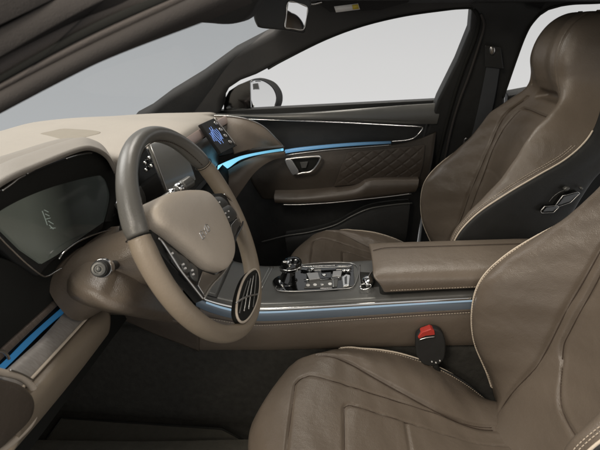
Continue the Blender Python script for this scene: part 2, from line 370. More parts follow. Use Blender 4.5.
# ================================================================== PASSENGER DOOR
DY = .73
door = thing('passenger_door', (0, DY, .3), 'closed far front door with brown trim, chrome handle and glowing blue strip', 'car door')
prism('door_skin', YS(DY+.03, (195, 112), (452, 99), (440, 150), (424, 200), (414, 262), (220, 320), (190, 200)), V((0, .05, 0)), 'black', door, bevel=.003)
band('window_sill', YS(DY-.02, (200, 112), (240, 114), (283, 113.5), (340, 110), (400, 105.5), (441, 103)), YS(DY-.03, (200, 117), (240, 118), (283, 120), (340, 121), (400, 124), (437, 124)), 'gunmetal', door, .009, .03, label='grey padded sill under the window')
tube('chrome_strip', YS(DY-.045, (236, 118.6), (283, 120.5), (340, 122.6), (400, 125.8), (420, 126.8), (422.5, 127.8), (421, 131), (415, 137), (408, 140), (392, 141.5)), .0021, 'chrome', door, n=160)
band('emissive_strip', YS(DY-.022, (285, 150.3), (300, 148), (330, 145), (360, 142.9), (391, 141.7)), YS(DY-.022, (284, 153.6), (300, 151.2), (330, 147.8), (360, 145.4), (391, 143.6)), 'door_light', door, .002, .012, n=80)
tube('chrome_strip', YS(DY-.03, (248, 163), (262, 158), (284, 155.5), (300, 153.2), (330, 149.8), (360, 147.4), (391, 145)), .0016, 'satin', door)
# brown panel below the light
rows = [YS(DY-.015, (246, 168), (284, 156), (330, 150), (391, 145), (415, 140), (436, 132)),
        YS(DY-.03, (252, 182), (284, 175), (330, 168), (391, 165), (415, 163), (432, 160)),
        YS(DY-.015, (262, 198), (284, 199), (330, 196), (391, 190), (415, 188), (426, 186))]
patch('door_panel', rows, 'brownd', door, 30, 60, .012, label='dark brown leather panel')
rows = [YS(DY-.036, (348, 152), (385, 149), (425, 145)), YS(DY-.043, (341, 168), (380, 166), (423, 163)), YS(DY-.036, (334, 186), (372, 183), (418, 181))]
def quilt(u, v):
    a = (u*3.2+v*6.0) % 1; b = (u*3.2-v*6.0) % 1
    d = min(min(a, 1-a), min(b, 1-b)); ed = min(1, min(u, 1-u, v, 1-v)*12)
    return (.0024*min(1, d*5)**.5-.0012)*ed
patch('quilted_panel', rows, 'quilt', door, 90, 150, .006, disp=quilt, label='diamond quilted leather panel')
# handle: chrome frame round a dark cup with a wide bright pull at its front
hp = YS(DY-.062, (286, 161), (291, 158.8), (305, 157.2), (318, 156.6), (320.5, 158.5), (316.5, 166), (311, 171.5), (303, 172.8), (295, 173.2))
han = tube('door_handle', hp, .0046, 'satin', door, n=90, closed=True, flat=1)
dome('handle_cup', YS(DY-.045, (289, 161), (305, 159), (318, 158), (315, 166), (310, 171), (296, 172)), (0, -1, 0), .002, 'blackm', han, back=.01)
prism('handle_pull', YS(DY-.068, (285, 161), (291, 159.8), (295, 165), (299, 172.5), (295, 174.6), (291.5, 174.2)), V((0, .012, 0)), 'satin', han, 36, bevel=.002)
prism('lock_button', YS(DY-.058, (300, 162.5), (308, 161.8), (306, 168), (301.5, 168.3)), V((0, .008, 0)), 'gunmetal', han, bevel=.001)
band('armrest', YS(DY-.07, (274, 196), (300, 196), (330, 193), (352, 190), (362, 186), (368, 181.5), (385, 180.3), (419, 180)),
     YS(DY-.06, (276, 203), (300, 203.2), (330, 202), (352, 200), (362, 199), (368, 198), (385, 196), (415, 192)), 'leather_dk', door, .014, .05, label='brown padded door armrest')
tube('armrest_trim', YS(DY-.075, (282, 204.6), (300, 204.6), (330, 202.8), (362, 199.5), (390, 196.4), (411, 193.6)), .0022, 'satin', door)
for sx in (287, 297): pass
band('door_pocket', YS(DY-.05, (285, 236), (310, 232), (335, 225), (352, 216), (370, 208), (395, 204), (410, 203)), YS(DY-.05, (290, 262), (310, 260), (335, 258), (352, 254), (370, 250), (395, 246), (405, 243)), 'black', door, .012, .05)
tube('pocket_edge', YS(DY-.062, (262, 242), (285, 236), (310, 232), (335, 225), (352, 216), (370, 208.5), (395, 204.5), (412, 203)), .003, 'gunmetal', door)
# window glass and its frame
gp = SS(.035, (216, 116), (222, 80), (300, 50), (360, 22), (420, 8), (480, 4), (474, 40), (440, 118))
add('window_glass', gp, [tuple(range(8))], 'glass', door, smooth=False)
tube('window_seal', SS(.004, (268, 69), (283, 60.5), (323, 40.5), (360, 26.5), (400, 16.5), (440, 10.5), (468, 8), (474, 13), (472, 30), (460, 62), (448, 88), (441, 103)), .0035, 'blackm', door, n=120)

rdoor = thing('rear_door', (.9, DY, .3), 'dark far rear door whose window shows behind the passenger seat', 'car door')
prism('door_skin', [S(508, 96, .01), S(530, 92, .01), S(620, 88, .01), S(700, 88, .01), S(700, 220, .01), S(505, 220, .01)], SN*.05, 'black', rdoor, bevel=.004)
add('window_glass', SS(.03, (500, 105), (515, 60), (540, 5), (600, -8), (700, -10), (700, 100)), [tuple(range(6))], 'glass', rdoor, smooth=False)
tube('window_seal', SS(-.002, (503, 98), (516, 60), (525, 36), (533, 22), (547, 9.5), (570, 4), (600, 2.5), (650, -1)), .004, 'blackm', rdoor)
# ================================================================== DOOR MIRROR
dm = thing('door_mirror', Y(250, 100, .95), 'black outside mirror beyond the far window reflecting bright showroom lights', 'mirror')
MY = .93
mp0 = Y(264, 95, MY); mn = V((.80, -.60, .07)).normalized()
def MP(o, *pts): return [PL(a, b, mp0+mn*o, mn) for a, b in pts]
gl_o = ((250.5, 82), (258, 79.5), (266, 82), (273, 88), (276.5, 97), (274.5, 106), (268, 110), (256, 110.5), (252, 104), (249.5, 92))
ho_o = ((249.5, 82), (258, 78), (268, 79.5), (276, 84), (281.5, 93), (281.5, 103), (277, 109.5), (268, 112), (254, 112), (250, 106), (248, 93))
dome('mirror_housing', MP(-.002, *ho_o), -mn, .06, 'black', dm, back=.004)
dome('mirror_glass', MP(.002, *gl_o), mn, .0012, 'mirror', dm, back=.003, p=3)
tube('mirror_rim', MP(.002, *gl_o), .003, 'piano', dm, closed=True)
prism('mirror_base', YS(MY-.16, (223.5, 112), (224, 100), (229, 91), (238, 85), (250, 80), (251, 113)), V((0, .02, 0)), 'piano', dm, bevel=.002, label='black triangular mirror foot')
prism('mirror_arm', YS(MY-.06, (224, 103.5), (250, 102), (254, 105), (254, 114), (223.5, 112.5)), V((0, .03, 0)), 'white', dm, bevel=.002, label='pale foot of the mirror')

# ================================================================== REAR VIEW MIRROR
rm = thing('rear_view_mirror', Y(280, 15, -.02), 'black interior mirror hanging under the roof front, reflecting a bright window', 'mirror')
rp0 = Y(285, 15, -.02); rn = V((.62, -.78, -.02)).normalized()
def RP(o, *pts): return [PL(a, b, rp0+rn*o, rn) for a, b in pts]
ro = ((254, -4), (254, 12), (257, 24), (262, 28), (283, 30), (300, 32.8), (304, 31), (308, 12), (310, 0), (300, -8), (275, -10))
dome('mirror_housing', RP(-.002, *ro), -rn, .03, 'black', rm, back=.004)
dome('mirror_front', RP(0, *ro), rn, .004, 'black', rm, back=.004, p=3)
gq = RP(.0045, (288, 2), (297, 3), (307, 7.5), (306, 18), (303, 29.5), (292, 28.5), (285, 27), (286.5, 14))
prism('mirror_glass', gq, rn*.0015, 'mirror', rm, bevel=.0004)
tube('glass_rim', gq, .0014, 'satin', rm, closed=True, n=90)
tube('mirror_stalk', [Y(290, -2, 0), Y(298, -8, .04), Y(305, -22, .1)], .012, 'black', rm, n=12)

# ================================================================== SEATS
BR = [  # inner panel (x,z) | bolster crest (x,z) | piped edge (x,z) | half widths of the three
 ((.40,.35),(.420,.345),(.425,.335),.12,.205,.235),
 ((.435,.42),(.398,.42),(.395,.41),.12,.207,.242),
 ((.465,.51),(.360,.505),(.352,.50),.12,.209,.250),
 ((.487,.59),(.343,.59),(.334,.59),.12,.210,.252),
 ((.502,.67),(.348,.668),(.341,.670),.12,.210,.252),
 ((.518,.75),(.387,.740),(.384,.738),.12,.208,.250),
 ((.535,.83),(.443,.815),(.452,.798),.125,.200,.248),
 ((.558,.90),(.484,.880),(.525,.850),.125,.192,.242),
 ((.588,.955),(.515,.940),(.595,.897),.115,.180,.232),
 ((.615,.995),(.562,.988),(.645,.950),.09,.162,.215),
 ((.625,1.030),(.600,1.030),(.680,1.005),.07,.135,.170),
 ((.603,1.075),(.605,1.075),(.690,1.065),.065,.115,.140),
 ((.587,1.125),(.597,1.125),(.692,1.120),.065,.112,.136),
 ((.592,1.175),(.605,1.172),(.694,1.168),.063,.107,.130),
 ((.614,1.218),(.627,1.213),(.697,1.203),.055,.098,.116),
 ((.650,1.243),(.660,1.238),(.702,1.228),.045,.08,.09),
 ((.700,1.248),(.705,1.245),(.715,1.238),.03,.05,.055)]
CU = [  # x | centre z | seam z | crest z | piped edge z | seam u | crest u | edge u | pull back of the corners
 (-.110,.335,.335,.335,.330,.16,.21,.240,1),
 (-.150,.375,.375,.372,.365,.165,.215,.245,1),
 (-.163,.420,.420,.412,.400,.17,.215,.248,1),
 (-.148,.455,.454,.446,.432,.175,.215,.250,1),
 (-.105,.474,.474,.468,.450,.180,.215,.252,1),
 (-.05,.474,.476,.473,.458,.180,.215,.255,.85),
 (.02,.458,.460,.470,.456,.172,.212,.256,.55),
 (.10,.434,.438,.458,.453,.150,.204,.258,.25),
 (.18,.410,.412,.442,.444,.125,.198,.257,.05),
 (.26,.388,.382,.415,.420,.105,.190,.254,0),
 (.34,.372,.358,.375,.378,.095,.185,.248,0),
 (.42,.370,.360,.36,.31,.09,.195,.240,0)]
from mathutils import noise
def wrk(p, k):                                                       # soft sitting creases and the hide's unevenness
    a = noise.noise(V((p.x*14, p.y*9, p.z*20))); b = 1-abs(noise.noise(V((p.x*26+5, p.y*11, p.z*30))))*2.2
    return k*(.55*a+.35*max(0, b)**3)
def sA(r): return 1.13+.30*sm(2.4, .3, r)+.15*sm(6, 8, r)
def rB(c): return 1.9+.9*min(1, abs(c)/.85)**3
def rbx(a, b, r):
    a += r; b += r
    return math.hypot(max(a, 0), max(b, 0))+min(max(a, b), 0)-r
from mathutils.bvhtree import BVHTree
def seat(name, cy, inner, label, group, driver):
    t = thing(name, (.15, cy, .14), label, 'car seat', group)
    def bctl(r):
        ins, c, p, ui, uc, up = r
        row = []
        for s in (-1, 1):
            g_ = .875 if driver and s < 0 else 1
            k = [V((p[0], s*up*g_, p[1])), V((c[0], s*uc*g_, c[1])), V((ins[0]-.012, s*ui, ins[1]))]
            row += k if s < 0 else [V((ins[0], 0, ins[1]))]+k[::-1]
        return row
    ctl = [bctl(r) for r in BR]; nr = len(ctl)
    NU, NV = 260, 220
    G = []
    for i in range(NU):
        r = (nr-1)*i/(NU-1); row = []
        colp = [cr([ctl[q][c] for q in range(nr)], r) for c in range(7)]
        for j in range(NV): row.append(cr(colp, 6*j/(NV-1)))
        G.append(row)
    def bs(r, c):                                                    # point of the backrest face: row, column (-3..3)
        return cr([cr([ctl[q][k] for q in range(nr)], r) for k in range(7)], c+3)+V((0, cy, 0))
    G2 = []
    for i in range(NU):
        r = (nr-1)*i/(NU-1); row = []
        for j in range(NV):
            c = 6*j/(NV-1)-3; a = abs(c); p = G[i][j]
            tu = G[min(i+1, NU-1)][j]-G[max(i-1, 0)][j]; tv = G[i][min(j+1, NV-1)]-G[i][max(j-1, 0)]
            nn = tv.cross(tu).normalized()
            if nn.x > 0: nn = -nn
            d = 0
            if r < 9.4: d += groove((a-sA(r))*.09, .0045, .006)                      # bolster seam
            q = .98 if r < 8.3 else 0
            al = .62+.36*sm(1.9, 3.3, r)
            if rB(a) < r < 8.4: d += groove((a-al)*.11, .004, .006)-.003*sm(al, al-.15, a)*sm(rB(a), rB(a)+.3, r)*sm(8.4, 8.0, r)
            if a < al: d += groove((r-rB(a))*.08, .004, .006)+groove((r-8.4)*.05, .004, .006)
            if a < al and 3.3 < r < 8.4:
                d += groove((r-5.2)*.08, .004, .002)
            if a < 1.05: d += -.030*math.exp(-((r-9.75)/.28)**2)*sm(1.05, .75, a)                        # recess below the headrest
            if r > 10.3: d += groove((a-1.45)*.06, .003, .004)
            d += .0012*math.sin(r*5.1+c*2.3)*math.sin(c*3.1+r*1.7)*sm(9, 8, r)+wrk(p+V((0, cy, 0)), .0009*sm(9.5, 7, r)+.0003)
            row.append(p+nn*d+V((0, cy, 0)))
        G2.append(row)
    v, f = grid_g(G2); bk = add('backrest', v, f, 'leather', t)
    def bn(r, c, o):
        e_ = .05; p = bs(r, c); tu = bs(r+e_, c)-p; tv = bs(r, c+e_)-p; nn = tv.cross(tu).normalized()
        return p+(nn if nn.x < 0 else -nn)*o
    for s in (-1, 1):
        tube('seam', [bn(r*.2, s*sA(r*.2), -.0052) for r in range(2, 46)], .0011, 'threadd', bk, n=160, seg=6)
        tube('seam', [bn(r*.1, s*(.62+.36*sm(1.9, 3.3, r*.1)), -.0045) for r in range(28, 83)], .0010, 'threadd', bk, n=160, seg=6)
    tube('seam', [bn(rB(c*.1), c*.1, -.0035) for c in range(-8, 9)], .0010, 'threadd', bk, n=40, seg=6)
    tube('seam', [bn(8.4, c*.1, -.0045) for c in range(-9, 10)], .0010, 'threadd', bk, n=40, seg=6)
    # black side panels and rear shell
    rows = []
    for r in BR:
        ins, c, p, ui, uc, up = r; b = .13 if p[1] < .95 else max(.02, .13-(p[1]-.95)*.42)
        q = []
        for s in (-1, 1):
            up = r[5]*(.875 if driver and s < 0 else 1)
            k = [V((p[0]-.001, s*(up-.001), p[1])), V((p[0]+.02, s*(up+.006), p[1]-.004)), V((p[0]+.5*(max(ins[0], p[0])+b-p[0]), s*(up+.004), p[1]-.01)), V((max(ins[0], p[0])+b, s*(up-.03), p[1]-.01))]
            q += k if s < 0 else [V((max(ins[0], p[0])+b+.02, 0, p[1]-.01))]+k[::-1]
        rows.append([a+V((0, cy, 0)) for a in q])
    Gs = []
    for i in range(120):
        r = (nr-1)*i/119; cp = [cr([rows[q][c] for q in range(nr)], r) for c in range(9)]
        Gs.append([cr(cp, 8*j/79) for j in range(80)])
    v, f = grid_g(Gs); sh = add('side_panel', v, f, 'black', t, label='black side and rear shell of the backrest')
    for s in (-1, 1):
        tube('piping', [bs(r*.25, 3*s) for r in range(2, 38)], .0021, 'piping', bk, n=220, seg=8)
        for dd in (.009, .014): stitch('stitching', [bs(r*.5, s*(3-dd/(bs(r*.5, 3*s)-bs(r*.5, 2*s)).length))+V((-.0015, 0, .001)) for r in range(1, 18)], bk, r=.0007)
    # cushion
    nr2 = len(CU); ctl2 = []
    for (x, zc, zs, zr, zp, us, ur, up, k) in CU:
        def xo(u): return x + k*1.75*u*u
        row = []
        for s in (-1, 1):
            q = [V((xo(up), s*up, zp)), V((xo(ur), s*ur, zr)), V((xo(us), s*us, zs))]
            row += q if s < 0 else [V((x, 0, zc))]+q[::-1]
        ctl2.append(row)
    G = []
    for i in range(NU):
        r = (nr2-1)*i/(NU-1); cp = [cr([ctl2[q][c] for q in range(nr2)], r) for c in range(7)]
        G.append([cr(cp, 6*j/(NV-1)) for j in range(NV)])
    G2 = []
    for i in range(NU):
        r = (nr2-1)*i/(NU-1); row = []
        for j in range(NV):
            c = 6*j/(NV-1)-3; a = abs(c); p = G[i][j]; u = abs(p.y)
            tu = G[min(i+1, NU-1)][j]-G[max(i-1, 0)][j]; tv = G[i][min(j+1, NV-1)]-G[i][max(j-1, 0)]
            nn = tv.cross(tu).normalized()
            if nn.z < 0: nn = -nn
            if r < 2 and nn.x > 0: nn = -nn
            d = 0
            if r > 4.2: d += groove((a-1.25)*.06, .004, .006)
            # U shaped insert seams
            xf = p.x
            d += groove(rbx(u-.125, -.075-xf, .035), .003, .005)
            d += groove(rbx(u-.070, .035-xf, .015), .003, .0045)
            if u < .07 and xf > .035: d += .003*sm(.035, .06, xf)
            for kk in (.17,):
                if u < .07: d += groove(xf-kk, .004, .003)
            d += .0010*math.sin(r*4.1+c*2.3)*math.sin(c*2.1+r*2.7)+wrk(p+V((0, cy, 0)), .0009)
            row.append(p+nn*d+V((0, cy, 0)))
        G2.append(row)
    v, f = grid_g(G2); cu = add('cushion', v, f, 'leather', t)
    def cs(r, c): return cr([cr([ctl2[q][k] for q in range(nr2)], r) for k in range(7)], c+3)+V((0, cy, 0))
    for s in (-1, 1):
        tube('piping', [cs(r*.25, 3*s)+V((0, 0, .001)) for r in range(18, 44)], .0022, 'piping', cu, n=160, seg=8)
        stitch('stitching', [cs(r*.25, 2.86*s)+V((0, 0, .0015)) for r in range(18, 44)], cu)
    bvh = BVHTree.FromPolygons([tuple(q) for q in v], f)
    def cz(x, u):
        h = bvh.ray_cast(V((x, cy+u, .8)), V((0, 0, -1))); return h[0]+V((0, 0, .0003)) if h[0] else None
    def ushape(hw, x0, rr):
        P = []
        for k in range(20): P.append((.38-(.38-x0-rr)*k/20, -hw))
        for k in range(9): a = math.pi/2*k/8; P.append((x0+rr-rr*math.sin(a), -hw+rr-rr*math.cos(a)))
        Q = P+[(x_, -u_) for x_, u_ in P[::-1]]
        return [q for q in (cz(*k) for k in Q) if q]
    tube('seam', ushape(.125, -.075, .035), .0010, 'threadd', cu, n=220, seg=6)
    tube('seam', ushape(.070, .035, .015), .0009, 'threadd', cu, n=200, seg=6)
    for s in (-1, 1):
        tube('seam', [cs(r*.25, s*1.25)+V((0, 0, -.0045)) for r in range(17, 43)], .0011, 'threadd', cu, n=140, seg=6)
    # plinth under the cushion
    rows = []
    for (x, zc, zs, zr, zp, us, ur, up, k) in CU[1:]:
        xx = x+k*1.75*up*up
        rows.append([V((xx+.01, cy-up+.002, zp-.002)), V((xx+.02, cy-up+.005, zp-.10)), V((xx+.03, cy-up+.04, .17))])
    for s in (-1, 1):
        R2 = [[V((p.x, cy+(p.y-cy)*(-s), p.z)) for p in r] for r in rows]
        patch('seat_base', R2, 'black', t, 30, 12, .006)
    box('seat_rail', (.14, cy-.17, .18), (.5, .03, .05), 'gunmetal', t)
    box('seat_rail', (.14, cy+.17, .18), (.5, .03, .05), 'gunmetal', t)
    box('seat_frame', (.16, cy, .27), (.44, .38, .08), 'blackm', t, .02)
    return t, bk, sh, bs
ps, pbk, psh, pbs = seat('bucket_seat', .37, -1, 'far brown leather front seat with black side panel, cream piping and seat buttons', 'front seats', False)
ds, dbk, dsh, dbs = seat('bucket_seat', -.37, 1, 'nearest brown leather front seat, its cushion filling the bottom of the view', 'front seats', True)
# seat adjustment buttons on the black side panel facing the driver
def sb(*pts): return [Y(a, b, .108) for a, b in pts]
for q in (((554, 206), (562, 195.5), (577, 191.5), (579, 193), (570, 202), (557, 206.5)), ((540, 210.5), (544, 206), (557, 205), (558, 207), (553, 212), (541, 212.5))):
    P_ = [a_.lerp(b_, k_/4) for a_, b_ in zip(sb(*q), sb(*(q[1:]+q[:1]))) for k_ in range(4)]
    b = dome('seat_button', P_, (0, -1, 0), .005, 'piano', ps, back=.02, smooth=False, p=5)
    tube('button_rim', [p+V((0, -.0035, 0)) for p in P_], .0011, 'satin', b, closed=True, n=0)
tube('button_groove', sb((549, 202), (553, 197), (559, 192.5), (565, 190)), .0008, 'gunmetal', ps, n=30)
dome('seat_switch', sb((564, 189), (567, 187), (570, 188), (568, 190.5), (565, 191)), (0, -1, 0), .003, 'gunmetal', ps, back=.01)
dome('seat_switch', sb((580, 188), (582, 187), (583, 189), (581, 190)), (0, -1, 0), .003, 'gunmetal', ps, back=.01)

# ================================================================== DASHBOARD
dash = thing('dashboard', (-.55, 0, .6), 'cream topped dashboard with grained silver trims and blue light strips', 'dashboard')
def xf(y):                                                           # forward edge under the windscreen
    t = abs(y-.0); return -.90+.50*(t/.70)**2.6 - (.0 if y > 0 else .03)
rows = []
for y in (-.74, -.62, -.5, -.37, -.26, -.2, -.15, -.10, .05, .2, .35, .5, .64):
    x0 = min(xf(y), -.50); hood = sm(-.10, -.20, y); zz = -.030*sm(.22, .45, y)-.022*sm(.45, .64, y); xe = (-.402-.035*sm(.2, .6, y))*(1-hood)-.545*hood
    rows.append([V((x0, y, .88)), V((x0+.012, y, .945+zz)), V((x0+.04, y, .957+zz)), V((x0+(xe-x0)*.35, y, .966+zz)), V((x0+(xe-x0)*.7, y, .962+zz)), V((xe-.02, y, .950+zz)), V((xe, y, .93+zz)), V((xe+.006, y, .905+zz))])
patch('dash_top', rows, 'cream', dash, 90, 60, .006)
# speaker cloth in the middle of the top
def onTop(px, py, z=.966): return Z(px, py, z)
dome('speaker_grille', [onTop(*q) for q in ((27, 136), (45, 131), (63, 127.5), (82, 129.5), (101, 132.5), (88, 137), (73, 141), (52, 139.5))], (0, 0, 1), .0035, 'grille', dash, back=.01, p=3)
# instrument hood: cream shell over the instruments
ho = [X(a, b, -.43) for a, b in ((-45, 222), (0, 184), (40, 165), (80, 149.5), (96, 150), (108, 158), (116, 172))]
hi = [X(a, b, -.50) for a, b in ((-45, 205), (0, 172), (40, 156), (78, 143.5), (92, 145), (102, 151), (111, 166))]
hb = [V((-.66, p.y, .957)) for p in hi]
patch('instrument_hood', [hb, [p+V((-.04, 0, .003)) for p in hi], hi, [a.lerp(b, .35)+V((0, 0, .010)) for a, b in zip(hi, ho)], ho], 'greige', dash, 30, 80, .008)
tube('hood_shade_line', [p+V((.002, 0, .001)) for p in hi], .0042, 'taupe', dash, n=90)  # taupe colour stands in for the shadow line under the hood ridge
# fascia under the top, running across the car
def fas(px, py, x): return X(px, py, x)
rows = []
for y in (-.30, -.15, 0, .15, .3, .45, .60):
    rows.append([V((-.402, y, .905-.02*sm(.2,.6,y))), V((-.395, y, .88)), V((-.405, y, .84)), V((-.43, y, .79)), V((-.44, y, .745))])
patch('fascia', rows, 'gunmetal', dash, 50, 30, .01, label='dark glossy fascia behind the screen')
band('fascia_top', [V((-.399, y, .936-.02*sm(.2, .6, y))) for y in (-.12, 0, .2, .4, .6)], [V((-.390, y, .912-.02*sm(.2, .6, y))) for y in (-.12, 0, .2, .4, .6)], 'pink', dash, .002, .01)
# lower body of the dash towards the driver: bands running across
L0, L1 = -.74, -.385
def ln(x, z, y0=L0, y1=L1, rise=0): return [V((x, y0, z)), V((x+.004, (y0+y1)/2, z)), V((x, y1, z+rise))]
band('upper_fascia', [X(a, b, -.50) for a, b in ((-40, 340), (30, 280), (68, 262))], [X(a, b, -.48) for a, b in ((-40, 392), (5, 348), (68, 290))], 'piano', dash, .004, .02)
band('trim_strip', [X(a, b, -.475) for a, b in ((-40, 386), (2, 345), (69, 286))], [X(a, b, -.47) for a, b in ((-40, 402), (4, 357), (73, 291))], 'wood2', dash, .004, .02, label='brown metallic trim strip')
band('shadow_gap', [X(a, b, -.49) for a, b in ((-40, 398), (4, 355), (73, 290))], [X(a, b, -.485) for a, b in ((-40, 412), (16, 356), (78, 299))], 'blackm', dash, .001, .02)
band('emissive_strip', [X(a, b, -.480) for a, b in ((-10, 374), (10, 355.5), (35, 331), (66, 303.5))], [X(a, b, -.474) for a, b in ((-7, 380), (14.5, 359.5), (40, 334), (69, 304.6))], 'near_light', dash, .001, .01)
band('trim_panel', [X(a, b, -.470) for a, b in ((-30, 402), (18, 359), (45, 334), (76, 299))], [X(a, b, -.445) for a, b in ((-20, 430), (31, 378), (66, 340), (99, 304))], 'wood', dash, .003, .02, label='grained silver trim panel')
tube('trim_piping', [X(a, b, -.438) for a, b in ((-12, 424), (31, 379), (66, 341), (99, 304.5))], .0024, 'piping', dash)
rows = [[X(a, b, -.442) for a, b in ((-10, 425), (32, 381), (68, 342), (101, 305.5))],
        [X(a, b, -.425) for a, b in ((10, 420), (46, 384), (82, 345), (108, 313))],
        [X(a, b, -.430) for a, b in ((16, 438), (48, 402), (84, 359), (108, 328))],
        [X(a, b, -.455) for a, b in ((6, 455), (40, 416), (76, 372), (104, 336))],
        [X(a, b, -.52) for a, b in ((0, 450), (30, 418), (66, 374), (98, 338))]]
patch('knee_pad', rows, 'tan', dash, 40, 50, .008, label='tan leather knee pad')
# air vent at the near end of the dash
ve = dome('end_vent', [X(a, b, -.425) for a, b in ((-25, 372), (0, 379), (20, 385), (31, 396), (33, 407), (28, 420), (12, 436), (-10, 452), (-40, 440))], (1, -.4, .2), .012, 'leather_dk', dash, back=.03, p=3)
tube('vent_rim', [X(a, b, -.430) for a, b in ((-25, 366), (0, 372), (22, 378), (34, 391), (36, 408), (30, 424), (12, 442), (-8, 456))], .005, 'pad', ve, n=70)
tube('vent_seam', [X(a, b, -.425) for a, b in ((10, 370), (22, 374), (33, 380))], .0012, 'satin', ve, n=20)
tube('knob_edge', [X(a, b, -.46) for a, b in ((-4, 352), (2, 351), (7, 355), (9, 359))], .0022, 'satin', dash, n=16)
# lower passenger side of the dash
rows = [[V((x_, y, z_)) for y in (-.04, .15, .4, .70)] for x_, z_ in ((-.425, .735), (-.395, .70), (-.42, .62), (-.52, .45), (-.62, .14))]
patch('lower_panel', rows, 'blackm', dash, 30, 20, .01)
prism('dash_core', [V((-.535, -.76, .97)), V((-.535, -.09, .94)), V((-.535, -.09, .5)), V((-.535, -.76, .5))], V((-.06, 0, 0)), 'blackm', dash)
prism('instrument_ledge', [X(a, b, -.47) for a, b in ((-60, 290), (-20, 250), (40, 270), (60, 255), (100, 225), (128, 205), (130, 300), (66, 290), (0, 350), (-60, 400))], V((-.05, 0, 0)), 'blackm', dash)
rows = [[V((-.52, y, .78)) for y in (-.74, -.4, -.05)], [V((-.53, y, .64)) for y in (-.74, -.4, -.05)], [V((-.66, y, .45)) for y in (-.74, -.4, -.05)], [V((-.86, y, .13)) for y in (-.74, -.4, -.05)]]
patch('footwell_panel', rows, 'carpet', dash, 30, 20, .01)
# far end: tan wing that runs into the door, light strip under it
wg = [[Y(214, 116, .56), Y(232, 117, .57), Y(250, 120.5, .59), Y(266, 129, .61), Y(284, 147, .64)],
      [Y(222, 126, .54), Y(238, 127, .55), Y(252, 131, .57), Y(266, 138, .59), Y(283.5, 148, .64)],
      [Y(230, 140, .52), Y(242, 140, .54), Y(255, 142, .57), Y(268, 145, .60), Y(283, 149, .64)],
      [Y(234, 154, .52), Y(246, 150.5, .54), Y(257, 149, .57), Y(268, 148.5, .60), Y(282, 150, .64)]]
patch('dash_end', wg, 'taupe', dash, 40, 40, .008, label='tan wing at the far end of the dashboard')
tube('wing_edge', [Y(214, 115.5, .555), Y(232, 116.5, .565), Y(250, 120, .585), Y(266, 128.5, .605), Y(284, 147, .635)], .0022, 'satin', dash)
band('emissive_strip', [Y(a, b, .56) for a, b in ((218, 165), (226, 160.5), (240, 155.5), (262, 151), (283, 147.8))], [Y(a, b, .555) for a, b in ((217, 174), (228, 168), (241, 159), (262, 152.6), (283, 149.4))], 'end_light', dash, .002, .01, label='cyan light strip at the far end')
band('trim_strip', [Y(a, b, .545) for a, b in ((217, 157), (228, 155), (242, 151), (262, 148.5), (283, 147))], [Y(a, b, .55) for a, b in ((217, 166), (228, 161), (242, 155.8), (262, 151.6), (283, 148.2))], 'black', dash, .002, .01)
rows = [[Y(216, 178, .53), Y(228, 171, .55), Y(243, 162, .57), Y(262, 155.5, .60), Y(285, 151.5, .65)],
        [Y(222, 184, .51), Y(234, 178, .52), Y(248, 167, .55), Y(264, 158.5, .59), Y(285, 153, .65)],
        [Y(232, 204, .52), Y(243, 188, .53), Y(254, 173, .56), Y(268, 162, .60), Y(286, 155, .66)]]
patch('lower_wing', rows, 'taupe', dash, 30, 30, .008, label='tan pad curving down from the light strip')

# ------------------------------------------------------------------ instrument display
inst = thing('instrument_display', X(60, 215, -.46), 'wide instrument display behind the steering wheel, dark glass in chrome trim', 'display')
IX = -.452
fr = [X(a, b, IX) for a, b in ((-60, 262), (-30, 222), (0, 196), (45, 167.5), (88, 153.5), (104, 158), (113.5, 171), (117, 188), (114, 212), (108, 231), (86, 244), (60, 262), (46, 277), (24, 262), (0, 240), (-30, 262))]
prism('display_shroud', [p+V((-.012, 0, 0)) for p in fr], V((-.05, 0, 0)), 'black', inst, bevel=.004)
sc = [X(a, b, IX-.006) for a, b in ((-40, 232), (4, 204), (55, 183), (98, 172), (109, 180), (110, 200), (104, 222), (84, 236), (56, 256), (42, 264), (22, 250), (0, 228), (-30, 246))]
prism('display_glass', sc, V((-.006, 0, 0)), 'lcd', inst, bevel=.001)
def lcdp(*pts, o=.0006): return [X(a, b, IX-.006)+V((o, 0, 0)) for a, b in pts]
# hood inner lip in black between chrome and glass
band('shroud_lip', [X(a, b, IX+.002) for a, b in ((-40, 226), (0, 191), (45, 165), (88, 151.5), (105, 157), (114, 172), (118, 190), (112, 222))], [X(a, b, IX-.004) for a, b in ((-40, 246), (2, 210), (50, 188), (96, 176), (104, 178), (108, 186), (110, 198), (105, 222))], 'blackm', inst, .003, .012)
for q in (((2, 190.5), (12, 183.5), (18, 178.6), (25, 175)), ((27, 173.6), (34, 169.6)), ((66, 158.4), (76, 155.2), (88, 152.8), (92, 153)), ((114, 172), (116.5, 180), (117.5, 188), (118, 196))):
    tube('chrome_trim', [X(a, b, IX+.003) for a, b in q], .0017, 'chrome', inst, n=30)
tube('dark_trim', [X(a, b, IX+.001) for a, b in ((-40, 224), (0, 190.5), (45, 165.5), (88, 152), (105, 157), (113.5, 171), (118, 190))], .0024, 'piano', inst, n=90)
tube('chrome_trim', [X(a, b, IX+.003) for a, b in ((-30, 205), (0, 238), (14, 252), (28, 265), (42, 275.5), (48, 276), (55, 272), (62, 268))], .0013, 'chrome', inst, n=70)
tube('chrome_trim', [X(a, b, IX+.004) for a, b in ((59, 259), (64, 252), (75, 243.5), (88, 237), (100, 232.5), (110, 230))], .0015, 'chrome', inst, n=60)
